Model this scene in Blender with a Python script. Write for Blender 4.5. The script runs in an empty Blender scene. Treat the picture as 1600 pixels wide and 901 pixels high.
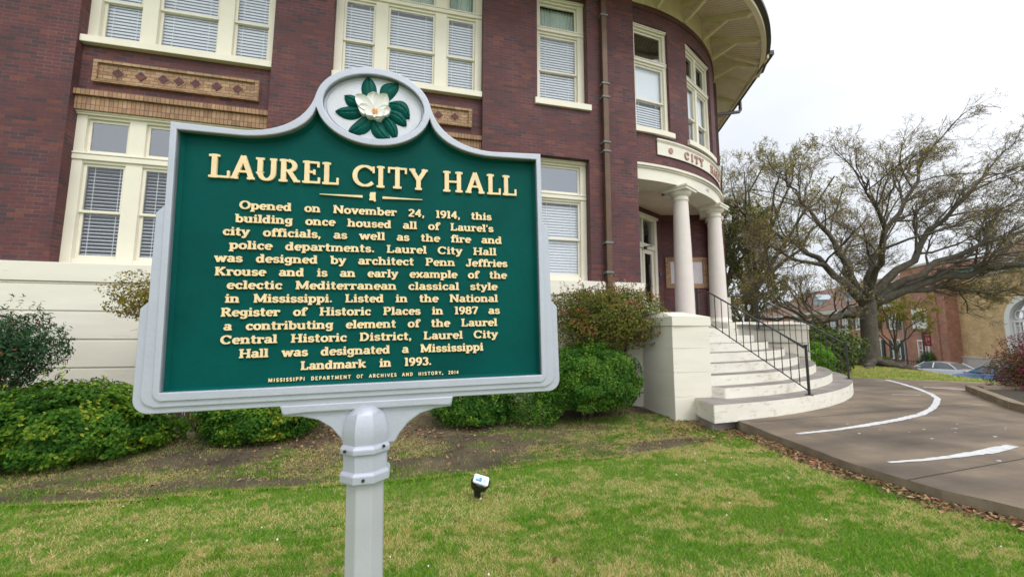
import bpy, bmesh, math, random
import numpy as np
from math import radians, sin, cos, pi, sqrt, atan2, hypot
from mathutils import Matrix, Vector

random.seed(7)
RNG = np.random.default_rng(11)
scene = bpy.context.scene
COL = scene.collection

# ------------------------------------------------------------------ camera
cam_data = bpy.data.cameras.new('camera')
cam = bpy.data.objects.new('camera', cam_data)
COL.objects.link(cam)
HEAD, PITCH, ROLL = radians(13.8), radians(6.33), radians(0.15)
fw = Vector((sin(HEAD)*cos(PITCH), cos(HEAD)*cos(PITCH), sin(PITCH)))
rt = Vector((cos(HEAD), -sin(HEAD), 0.0))
up = rt.cross(fw)
rt2 = rt*cos(ROLL) + up*sin(ROLL)
up2 = up*cos(ROLL) - rt*sin(ROLL)
cm = Matrix((rt2, up2, -fw)).transposed().to_4x4()
cm.translation = Vector((0, 0, 1.6))
cam.matrix_world = cm
cam_data.sensor_width = 36.0
cam_data.lens = 14.4
cam_data.clip_start = 0.05
cam_data.clip_end = 3000
cam_data.dof.use_dof = True
cam_data.dof.focus_distance = 1.45
cam_data.dof.aperture_fstop = 6.3
scene.camera = cam

# ------------------------------------------------------------------ world, sun, exposure
SUN_EL, SUN_AZ = radians(52), radians(158)          # azimuth clockwise from +Y
world = bpy.data.worlds.new('World')
scene.world = world
world.use_nodes = True
nt = world.node_tree
nt.nodes.clear()
wo = nt.nodes.new('ShaderNodeOutputWorld')
bg = nt.nodes.new('ShaderNodeBackground')
bg.inputs['Strength'].default_value = 0.1
sky = nt.nodes.new('ShaderNodeTexSky')
sky.sky_type = 'NISHITA'
sky.sun_disc = False
sky.sun_elevation = SUN_EL
sky.sun_rotation = SUN_AZ
tc = nt.nodes.new('ShaderNodeTexCoord')
mp = nt.nodes.new('ShaderNodeMapping')
mp.inputs['Scale'].default_value = (1.2, 1.2, 3.2)
nz = nt.nodes.new('ShaderNodeTexNoise')
nz.inputs['Scale'].default_value = 1.7
nz.inputs['Detail'].default_value = 6
nz.inputs['Roughness'].default_value = 0.55
cr = nt.nodes.new('ShaderNodeValToRGB')
cr.color_ramp.elements[0].position = 0.30
cr.color_ramp.elements[0].color = (7.1, 7.4, 7.9, 1)
cr.color_ramp.elements[1].position = 0.62
cr.color_ramp.elements[1].color = (8.0, 8.1, 8.25, 1)
mixs = nt.nodes.new('ShaderNodeMix')
mixs.data_type = 'RGBA'
mixs.inputs['Factor'].default_value = 0.9
nt.links.new(tc.outputs['Generated'], mp.inputs['Vector'])
nt.links.new(mp.outputs['Vector'], nz.inputs['Vector'])
nt.links.new(nz.outputs['Fac'], cr.inputs['Fac'])
nt.links.new(sky.outputs['Color'], mixs.inputs[6])
nt.links.new(cr.outputs['Color'], mixs.inputs[7])
# thin overcast: brighter round the veiled sun behind us
vdot = nt.nodes.new('ShaderNodeVectorMath'); vdot.operation = 'DOT_PRODUCT'
vdot.inputs[1].default_value = (sin(SUN_AZ)*cos(SUN_EL), cos(SUN_AZ)*cos(SUN_EL), sin(SUN_EL))
nt.links.new(tc.outputs['Generated'], vdot.inputs[0])
mr = nt.nodes.new('ShaderNodeMapRange')
mr.interpolation_type = 'SMOOTHSTEP'
for k_, v_ in (('From Min', -0.1), ('From Max', 1.0), ('To Min', 1.0), ('To Max', 1.9)): mr.inputs[k_].default_value = v_
nt.links.new(vdot.outputs['Value'], mr.inputs['Value'])
vs_ = nt.nodes.new('ShaderNodeVectorMath'); vs_.operation = 'SCALE'
nt.links.new(mixs.outputs[2], vs_.inputs[0]); nt.links.new(mr.outputs['Result'], vs_.inputs['Scale'])
nt.links.new(vs_.outputs['Vector'], bg.inputs['Color'])
nt.links.new(bg.outputs['Background'], wo.inputs['Surface'])

sun_data = bpy.data.lights.new('sun', 'SUN')
sun_data.energy = 1.1
sun_data.angle = radians(22)
sun_data.color = (1.0, 0.96, 0.89)
sun = bpy.data.objects.new('sun', sun_data)
COL.objects.link(sun)
sd = Vector((sin(SUN_AZ)*cos(SUN_EL), cos(SUN_AZ)*cos(SUN_EL), sin(SUN_EL)))
sun.rotation_euler = sd.to_track_quat('Z', 'Y').to_euler()
scene.view_settings.view_transform = 'Standard'
scene.view_settings.look = 'None'
scene.view_settings.exposure = 0.32
scene.view_settings.gamma = 1.0
scene.cycles.max_bounces = 6
scene.cycles.diffuse_bounces = 3
scene.cycles.transparent_max_bounces = 8
scene.cycles.use_denoising = True

# ------------------------------------------------------------------ materials
def newmat(name):
    m = bpy.data.materials.new(name)
    m.use_nodes = True
    t = m.node_tree
    t.nodes.clear()
    out = t.nodes.new('ShaderNodeOutputMaterial')
    b = t.nodes.new('ShaderNodeBsdfPrincipled')
    t.links.new(b.outputs['BSDF'], out.inputs['Surface'])
    return m, t, b, out

def N(t, kind, **kw):
    n = t.nodes.new('ShaderNode' + kind)
    for k, v in kw.items():
        if k in n.inputs: n.inputs[k].default_value = v
        else: setattr(n, k, v)
    return n

def rgba(c): return (c[0], c[1], c[2], 1.0)

def ramp(t, src, stops):
    r = t.nodes.new('ShaderNodeValToRGB')
    e = r.color_ramp.elements
    while len(e) < len(stops): e.new(0.5)
    for i, (p, c) in enumerate(stops):
        e[i].position = p
        e[i].color = rgba(c)
    t.links.new(src, r.inputs['Fac'])
    return r

def mixc(t, fac, a, b, mode='MIX'):
    m = t.nodes.new('ShaderNodeMix')
    m.data_type = 'RGBA'
    m.blend_type = mode
    for idx, v in ((0, fac), (6, a), (7, b)):
        if isinstance(v, (int, float)): m.inputs[idx].default_value = v
        elif isinstance(v, tuple): m.inputs[idx].default_value = rgba(v)
        else: t.links.new(v, m.inputs[idx])
    return m.outputs[2]

def bump(t, b, h, strength=0.3, dist=0.01):
    n = N(t, 'Bump', Strength=strength, Distance=dist)
    t.links.new(h, n.inputs['Height'])
    t.links.new(n.outputs['Normal'], b.inputs['Normal'])

def objco(t, scale=(1, 1, 1)):
    c = N(t, 'TexCoord')
    m = N(t, 'Mapping', Scale=scale)
    t.links.new(c.outputs['Object'], m.inputs['Vector'])
    return m.outputs['Vector']

def paint(name, c, rough=0.5, var=0.12, scale=3.0, bumpy=0.0, metallic=0.0, dirt=None, dirt_at=0.62, stretch=(1, 1, 1), spec=0.5):
    m, t, b, o = newmat(name)
    v = objco(t, stretch)
    n1 = N(t, 'TexNoise', Scale=scale, Detail=6.0, Roughness=0.6)
    t.links.new(v, n1.inputs['Vector'])
    lo = tuple(x*(1-var) for x in c)
    hi = tuple(min(1, x*(1+var)) for x in c)
    col = ramp(t, n1.outputs['Fac'], [(0.3, lo), (0.7, hi)]).outputs['Color']
    if dirt:
        n2 = N(t, 'TexNoise', Scale=scale*2.3, Detail=8.0, Roughness=0.7)
        t.links.new(v, n2.inputs['Vector'])
        f = ramp(t, n2.outputs['Fac'], [(dirt_at, (0, 0, 0)), (min(1, dirt_at+0.16), (0.8, 0.8, 0.8))]).outputs['Color']
        col = mixc(t, f, col, dirt)
    t.links.new(col, b.inputs['Base Color'])
    b.inputs['Roughness'].default_value = rough
    b.inputs['Specular IOR Level'].default_value = spec
    b.inputs['Metallic'].default_value = metallic
    if bumpy:
        n3 = N(t, 'TexNoise', Scale=scale*12, Detail=5.0, Roughness=0.6)
        t.links.new(v, n3.inputs['Vector'])
        bump(t, b, n3.outputs['Fac'], bumpy, 0.01)
    return m

def brick(name, c1, c2, c3, mortar, bw=0.2, bh=0.0575, joint=0.010, rough=0.75, offset=0.5, swap=False, mix3=0.5):
    """Bricks in UV space (metres along the wall, metres up)."""
    m, t, b, o = newmat(name)
    uv = N(t, 'UVMap')
    sx = N(t, 'SeparateXYZ')
    t.links.new(uv.outputs['UV'], sx.inputs['Vector'])
    cx = N(t, 'CombineXYZ')
    if swap:
        t.links.new(sx.outputs['Y'], cx.inputs['X']); t.links.new(sx.outputs['X'], cx.inputs['Y'])
    else:
        t.links.new(sx.outputs['X'], cx.inputs['X']); t.links.new(sx.outputs['Y'], cx.inputs['Y'])
    nw = N(t, 'TexNoise', Scale=9.0, Detail=2.0)
    t.links.new(cx.outputs['Vector'], nw.inputs['Vector'])
    wob = N(t, 'VectorMath', operation='SCALE'); wob.inputs['Scale'].default_value = 0.006
    t.links.new(nw.outputs['Color'], wob.inputs[0])
    ad = N(t, 'VectorMath', operation='ADD')
    t.links.new(cx.outputs['Vector'], ad.inputs[0]); t.links.new(wob.outputs['Vector'], ad.inputs[1])
    br = N(t, 'TexBrick', Scale=1.0)
    br.offset = offset
    br.inputs['Mortar Size'].default_value = joint/2
    br.inputs['Mortar Smooth'].default_value = 0.25
    br.inputs['Brick Width'].default_value = bw + joint
    br.inputs['Row Height'].default_value = bh + joint
    br.inputs['Bias'].default_value = 0.0
    br.inputs['Color1'].default_value = (0, 0, 0, 1)
    br.inputs['Color2'].default_value = (1, 1, 1, 1)
    br.inputs['Mortar'].default_value = (0.5, 0.5, 0.5, 1)
    t.links.new(ad.outputs['Vector'], br.inputs['Vector'])
    per = ramp(t, br.outputs['Color'], [(0.0, c1), (mix3*0.8, c2), (0.82, c2), (1.0, c3)]).outputs['Color']
    n2 = N(t, 'TexNoise', Scale=1.1, Detail=5.0, Roughness=0.65)
    t.links.new(cx.outputs['Vector'], n2.inputs['Vector'])
    n4 = N(t, 'TexNoise', Scale=38.0, Detail=5.0, Roughness=0.7)
    t.links.new(cx.outputs['Vector'], n4.inputs['Vector'])
    shade = ramp(t, n2.outputs['Fac'], [(0.25, (0.72, 0.72, 0.74)), (0.75, (1.22, 1.18, 1.15))]).outputs['Color']
    per = mixc(t, 1.0, per, shade, 'MULTIPLY')
    sh2 = ramp(t, n4.outputs['Fac'], [(0.3, (0.78, 0.78, 0.78)), (0.7, (1.2, 1.2, 1.2))]).outputs['Color']
    per = mixc(t, 1.0, per, sh2, 'MULTIPLY')
    mo = mixc(t, ramp(t, n2.outputs['Fac'], [(0.45, (0, 0, 0)), (0.68, (1, 1, 1))]).outputs['Color'], tuple(x*0.42 for x in mortar), mortar)
    col = mixc(t, br.outputs['Fac'], per, mo)
    t.links.new(col, b.inputs['Base Color'])
    b.inputs['Roughness'].default_value = rough
    inv = N(t, 'Math', operation='SUBTRACT'); inv.inputs[0].default_value = 1.0
    t.links.new(br.outputs['Fac'], inv.inputs[1])
    hsum = N(t, 'Math', operation='MULTIPLY_ADD'); hsum.inputs[1].default_value = 0.35
    t.links.new(n4.outputs['Fac'], hsum.inputs[0]); t.links.new(inv.outputs[0], hsum.inputs[2])
    bump(t, b, hsum.outputs[0], 0.55, 0.008)
    return m

def leafmat(name, stops, trans=0.25, rough=0.5):
    m, t, b, o = newmat(name)
    a = N(t, 'Attribute'); a.attribute_name = 'tint'
    col = ramp(t, a.outputs['Fac'], stops).outputs['Color']
    t.links.new(col, b.inputs['Base Color'])
    b.inputs['Roughness'].default_value = rough
    b.inputs['Specular IOR Level'].default_value = 0.12
    tr = N(t, 'BsdfTranslucent')
    t.links.new(col, tr.inputs['Color'])
    mx = N(t, 'MixShader'); mx.inputs[0].default_value = trans
    t.links.new(b.outputs['BSDF'], mx.inputs[1]); t.links.new(tr.outputs['BSDF'], mx.inputs[2])
    t.links.new(mx.outputs[0], o.inputs['Surface'])
    return m

def glassmat(name, refl=0.28, tintc=(0.94, 0.96, 0.97)):
    m, t, b, o = newmat(name)
    t.nodes.remove(b)
    tr = N(t, 'BsdfTransparent'); tr.inputs['Color'].default_value = rgba(tintc)
    gl = N(t, 'BsdfGlossy'); gl.inputs['Roughness'].default_value = 0.03
    gl.inputs['Color'].default_value = (0.9, 0.93, 0.97, 1)
    v = objco(t)
    nzz = N(t, 'TexNoise', Scale=1.6, Detail=2.0)
    t.links.new(v, nzz.inputs['Vector'])
    bp = N(t, 'Bump', Strength=0.10, Distance=0.05)
    t.links.new(nzz.outputs['Fac'], bp.inputs['Height']); t.links.new(bp.outputs['Normal'], gl.inputs['Normal'])
    lw = N(t, 'LayerWeight', Blend=0.25)
    ma = N(t, 'Math', operation='MULTIPLY_ADD'); ma.inputs[1].default_value = 0.6; ma.inputs[2].default_value = refl
    ma.use_clamp = True
    t.links.new(lw.outputs['Fresnel'], ma.inputs[0])
    mx = N(t, 'MixShader')
    t.links.new(ma.outputs[0], mx.inputs[0]); t.links.new(tr.outputs[0], mx.inputs[1]); t.links.new(gl.outputs[0], mx.inputs[2])
    t.links.new(mx.outputs[0], o.inputs['Surface'])
    return m

M = {}
M['brick'] = brick('purple_brick', (0.062, 0.030, 0.037), (0.112, 0.034, 0.037), (0.165, 0.050, 0.034), (0.165, 0.128, 0.128))
M['tan_soldier'] = brick('tan_soldier_brick', (0.26, 0.15, 0.085), (0.36, 0.215, 0.12), (0.42, 0.28, 0.17), (0.16, 0.10, 0.075), bw=0.055, bh=0.24, joint=0.010, offset=0.0)
M['tan_brick'] = brick('tan_brick', (0.28, 0.165, 0.09), (0.38, 0.235, 0.13), (0.44, 0.30, 0.18), (0.17, 0.11, 0.08), bw=0.13, bh=0.055, joint=0.009)
M['cream'] = paint('cream_paint', (0.755, 0.71, 0.59), 0.45, 0.05, 2.0, 0.05, dirt=(0.45, 0.36, 0.22), dirt_at=0.70)
M['white_plinth'] = paint('white_masonry_paint', (0.735, 0.70, 0.60), 0.6, 0.06, 1.6, 0.12, dirt=(0.50, 0.45, 0.36), dirt_at=0.60, stretch=(0.5, 0.5, 2.5))
M['step_white'] = paint('worn_white_step_paint', (0.735, 0.705, 0.61), 0.65, 0.07, 1.8, 0.15, dirt=(0.42, 0.345, 0.235), dirt_at=0.54, stretch=(1, 1, 3))
M['step_grey'] = paint('worn_concrete_tread', (0.23, 0.205, 0.185), 0.85, 0.25, 2.2, 0.3, dirt=(0.42, 0.39, 0.34), dirt_at=0.66)
M['column'] = paint('column_stone', (0.70, 0.635, 0.585), 0.6, 0.05, 2.5, 0.06, dirt=(0.62, 0.53, 0.46), dirt_at=0.62)
M['soffit'] = paint('soffit_paint', (0.76, 0.65, 0.50), 0.6, 0.08, 3.0)
M['copper_brown'] = paint('brown_copper', (0.105, 0.058, 0.032), 0.5, 0.25, 4.0, metallic=0.2, dirt=(0.16, 0.17, 0.15), dirt_at=0.70)
M['strap'] = paint('verdigris_strap', (0.15, 0.17, 0.17), 0.6, 0.2, 6.0)
M['gutter'] = paint('dark_gutter', (0.045, 0.038, 0.034), 0.5, 0.2, 4.0)
M['roof_tile'] = paint('roof_tile', (0.15, 0.07, 0.05), 0.8, 0.25, 6.0, 0.3)
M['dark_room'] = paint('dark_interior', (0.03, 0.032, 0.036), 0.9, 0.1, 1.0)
M['blind'] = paint('white_blind', (0.88, 0.90, 0.94), 0.5, 0.01, 2.0)
M['shade'] = paint('roller_shade', (0.84, 0.84, 0.86), 0.7, 0.02, 2.0)
M['curtain'] = paint('pale_green_curtain', (0.66, 0.75, 0.72), 0.8, 0.05, 3.0)
M['glass'] = glassmat('window_glass', 0.07)
M['glass_dark'] = glassmat('transom_glass', 0.22)
M['terracotta'] = paint('terracotta_letters', (0.39, 0.225, 0.195), 0.7, 0.15, 5.0)
M['plaque_stone'] = paint('plaque_stone', (0.56, 0.51, 0.54), 0.55, 0.06, 6.0)
M['blue_plate'] = paint('blue_plate', (0.05, 0.08, 0.14), 0.4, 0.1, 8.0)
M['iron'] = paint('black_iron', (0.022, 0.022, 0.025), 0.45, 0.2, 5.0)
M['sign_green'] = paint('sign_green_enamel', (0.0002, 0.070, 0.061), 0.5, 0.20, 3.5, 0.10, spec=0.07)
M['sign_silver'] = paint('sign_silver_paint', (0.44, 0.465, 0.535), 0.5, 0.06, 9.0, 0.10, metallic=0.25, dirt=(0.36, 0.37, 0.42), dirt_at=0.66)
M['medallion_silver'] = paint('medallion_silver_paint', (0.58, 0.59, 0.64), 0.5, 0.09, 14.0, 0.12, metallic=0.15)
M['post_silver'] = paint('post_silver_paint', (0.47, 0.48, 0.51), 0.5, 0.06, 7.0, 0.06, metallic=0.25, dirt=(0.38, 0.37, 0.35), dirt_at=0.66)
M['gold'] = paint('cream_gold_letters', (0.82, 0.63, 0.36), 0.45, 0.10, 25.0, 0.05)
M['petal'] = paint('petal_white', (0.80, 0.79, 0.765), 0.5, 0.05, 20.0, 0.04)
M['stamen'] = paint('orange_stamen', (0.80, 0.36, 0.03), 0.5, 0.1, 20.0)
M['leaf_enamel'] = paint('leaf_green_enamel', (0.0005, 0.076, 0.062), 0.45, 0.2, 12.0, 0.1, spec=0.12)
M['black_plastic'] = paint('black_plastic', (0.012, 0.012, 0.014), 0.3, 0.2, 8.0, 0.1)
M['white_plastic'] = paint('white_plastic', (0.80, 0.82, 0.84), 0.35, 0.02, 8.0)
M['label_blue'] = paint('label_blue', (0.03, 0.30, 0.45), 0.4, 0.05, 8.0)
M['label_grey'] = paint('label_grey', (0.45, 0.52, 0.56), 0.4, 0.05, 8.0)
M['lamp_black'] = M['iron']
M['road_paint'] = paint('white_road_paint', (0.60, 0.61, 0.62), 0.7, 0.10, 5.0, 0.1, dirt=(0.27, 0.225, 0.18), dirt_at=0.545)
M['kerb'] = paint('weathered_kerb', (0.23, 0.185, 0.125), 0.9, 0.25, 4.0, 0.4, dirt=(0.12, 0.11, 0.06), dirt_at=0.58)
M['stem'] = paint('shrub_stem', (0.085, 0.062, 0.045), 0.9, 0.3, 10.0)
M['stem_red'] = paint('reddish_stem', (0.13, 0.055, 0.04), 0.8, 0.3, 10.0)
M['bark'] = paint('oak_bark', (0.085, 0.073, 0.055), 0.95, 0.40, 5.0, 0.7, dirt=(0.165, 0.17, 0.118), dirt_at=0.56)
M['twig'] = paint('twig_bark', (0.165, 0.140, 0.115), 0.95, 0.25, 3.0)
M['asphalt'] = paint('asphalt', (0.055, 0.054, 0.053), 0.9, 0.2, 2.0, 0.2)
M['soil'] = paint('planter_soil', (0.05, 0.038, 0.026), 0.95, 0.3, 8.0, 0.5)
M['boxwood'] = leafmat('boxwood_leaf', [(0.0, (0.013, 0.050, 0.007)), (0.45, (0.046, 0.135, 0.012)), (0.74, (0.115, 0.22, 0.018)), (1.0, (0.33, 0.33, 0.03))])
M['boxwood_dark'] = leafmat('dark_box_leaf', [(0.0, (0.012, 0.050, 0.008)), (0.5, (0.046, 0.140, 0.014)), (1.0, (0.17, 0.29, 0.030))])
M['azalea'] = leafmat('azalea_leaf', [(0.0, (0.05, 0.075, 0.016)), (0.45, (0.14, 0.16, 0.03)), (0.74, (0.23, 0.22, 0.045)), (0.86, (0.20, 0.11, 0.04)), (0.93, (0.36, 0.05, 0.05)), (1.0, (0.50, 0.06, 0.10))])
M['yellow_leaf'] = leafmat('olive_yellow_leaf', [(0.0, (0.10, 0.085, 0.018)), (0.6, (0.26, 0.21, 0.03)), (1.0, (0.42, 0.34, 0.045))])
M['nandina'] = leafmat('nandina_leaf', [(0.0, (0.018, 0.055, 0.022)), (0.7, (0.05, 0.115, 0.045)), (0.95, (0.08, 0.15, 0.05)), (1.0, (0.40, 0.06, 0.04))])
M['lime'] = leafmat('lime_leaf', [(0.0, (0.05, 0.14, 0.01)), (0.6, (0.12, 0.28, 0.012)), (1.0, (0.22, 0.40, 0.03))])
M['rhodo'] = leafmat('rhododendron_leaf', [(0.0, (0.04, 0.075, 0.016)), (0.7, (0.12, 0.165, 0.04)), (0.95, (0.20, 0.21, 0.06)), (1.0, (0.45, 0.28, 0.40))])
M['magenta'] = leafmat('magenta_azalea_leaf', [(0.0, (0.05, 0.045, 0.018)), (0.35, (0.13, 0.11, 0.03)), (0.60, (0.15, 0.045, 0.04)), (0.78, (0.22, 0.02, 0.06)), (0.88, (0.50, 0.02, 0.20)), (1.0, (0.75, 0.06, 0.38))])
M['oak_leaf'] = leafmat('oak_spring_leaf', [(0.0, (0.32, 0.22, 0.06)), (0.5, (0.44, 0.34, 0.075)), (1.0, (0.50, 0.45, 0.10))], 0.4)
M['tree_yellow'] = leafmat('yellow_green_leaf', [(0.0, (0.14, 0.13, 0.025)), (0.5, (0.28, 0.255, 0.035)), (1.0, (0.42, 0.38, 0.06))], 0.4)
M['tree_dark'] = leafmat('evergreen_leaf', [(0.0, (0.05, 0.062, 0.016)), (0.6, (0.12, 0.14, 0.028)), (1.0, (0.22, 0.22, 0.045))], 0.3)
M['grass'] = leafmat('grass_blade', [(0.0, (0.060, 0.190, 0.010)), (0.30, (0.155, 0.345, 0.026)), (0.56, (0.34, 0.50, 0.06)), (0.70, (0.54, 0.48, 0.14)), (1.0, (0.80, 0.63, 0.35))], 0.42)
M['litter'] = leafmat('fallen_leaf', [(0.0, (0.10, 0.045, 0.025)), (0.4, (0.20, 0.105, 0.055)), (0.75, (0.34, 0.21, 0.12)), (0.92, (0.45, 0.30, 0.19)), (1.0, (0.30, 0.05, 0.03))], 0.1, 0.8)
M['clover'] = paint('clover_white', (0.80, 0.80, 0.76), 0.7, 0.05, 10.0)

def groundmat():
    m, t, b, o = newmat('lawn_soil')
    v = objco(t)
    n1 = N(t, 'TexNoise', Scale=1.3, Detail=6.0, Roughness=0.65)
    n2 = N(t, 'TexNoise', Scale=40.0, Detail=4.0, Roughness=0.7)
    for n in (n1, n2): t.links.new(v, n.inputs['Vector'])
    a = ramp(t, n1.outputs['Fac'], [(0.35, (0.09, 0.19, 0.015)), (0.52, (0.16, 0.21, 0.035)), (0.70, (0.30, 0.25, 0.10))]).outputs['Color']
    s = ramp(t, n2.outputs['Fac'], [(0.3, (0.6, 0.6, 0.6)), (0.7, (1.25, 1.25, 1.25))]).outputs['Color']
    t.links.new(mixc(t, 1.0, a, s, 'MULTIPLY'), b.inputs['Base Color'])
    b.inputs['Roughness'].default_value = 0.95
    bump(t, b, n2.outputs['Fac'], 0.6, 0.02)
    return m
M['lawn'] = groundmat()

def bedmat():
    m, t, b, o = newmat('bare_bed_soil')
    v = objco(t)
    n1 = N(t, 'TexNoise', Scale=1.7, Detail=7.0, Roughness=0.7)
    n2 = N(t, 'TexNoise', Scale=55.0, Detail=5.0, Roughness=0.75)
    for n in (n1, n2): t.links.new(v, n.inputs['Vector'])
    a = ramp(t, n1.outputs['Fac'], [(0.32, (0.050, 0.038, 0.024)), (0.5, (0.115, 0.088, 0.052)), (0.64, (0.165, 0.135, 0.07)), (0.76, (0.13, 0.14, 0.04))]).outputs['Color']
    s = ramp(t, n2.outputs['Fac'], [(0.3, (0.45, 0.45, 0.45)), (0.7, (1.4, 1.35, 1.3))]).outputs['Color']
    t.links.new(mixc(t, 1.0, a, s, 'MULTIPLY'), b.inputs['Base Color'])
    b.inputs['Roughness'].default_value = 0.95
    bump(t, b, n2.outputs['Fac'], 0.8, 0.03)
    return m
M['bed'] = bedmat()

def walkmat():
    m, t, b, o = newmat('stained_concrete_walk')
    v = objco(t)
    vs = objco(t, (0.22, 1.3, 1))
    n1 = N(t, 'TexNoise', Scale=0.9, Detail=7.0, Roughness=0.6)
    n2 = N(t, 'TexNoise', Scale=70.0, Detail=5.0, Roughness=0.7)
    n3 = N(t, 'TexNoise', Scale=1.5, Detail=4.0, Roughness=0.5)
    vo = N(t, 'TexVoronoi', Scale=11.0)
    for n in (n1, n2, vo): t.links.new(v, n.inputs['Vector'])
    t.links.new(vs, n3.inputs['Vector'])
    a = ramp(t, n1.outputs['Fac'], [(0.28, (0.105, 0.080, 0.058)), (0.5, (0.185, 0.143, 0.102)), (0.72, (0.315, 0.248, 0.172))]).outputs['Color']
    st = ramp(t, n3.outputs['Fac'], [(0.33, (0.66, 0.66, 0.68)), (0.58, (1.12, 1.1, 1.06))]).outputs['Color']
    a = mixc(t, 1.0, a, st, 'MULTIPLY')
    s = ramp(t, n2.outputs['Fac'], [(0.3, (0.82, 0.82, 0.82)), (0.7, (1.16, 1.16, 1.16))]).outputs['Color']
    a = mixc(t, 1.0, a, s, 'MULTIPLY')
    sp = ramp(t, vo.outputs['Distance'], [(0.0, (1, 1, 1)), (0.045, (1, 1, 1)), (0.07, (0, 0, 0))]).outputs['Color']
    msk = ramp(t, n1.outputs['Fac'], [(0.50, (0, 0, 0)), (0.56, (0.75, 0.75, 0.75))]).outputs['Color']
    a = mixc(t, mixc(t, 1.0, sp, msk, 'MULTIPLY'), a, (0.55, 0.53, 0.50))
    t.links.new(a, b.inputs['Base Color'])
    b.inputs['Roughness'].default_value = 0.8
    bump(t, b, n2.outputs['Fac'], 0.25, 0.01)
    return m
M['walk'] = walkmat()

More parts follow.
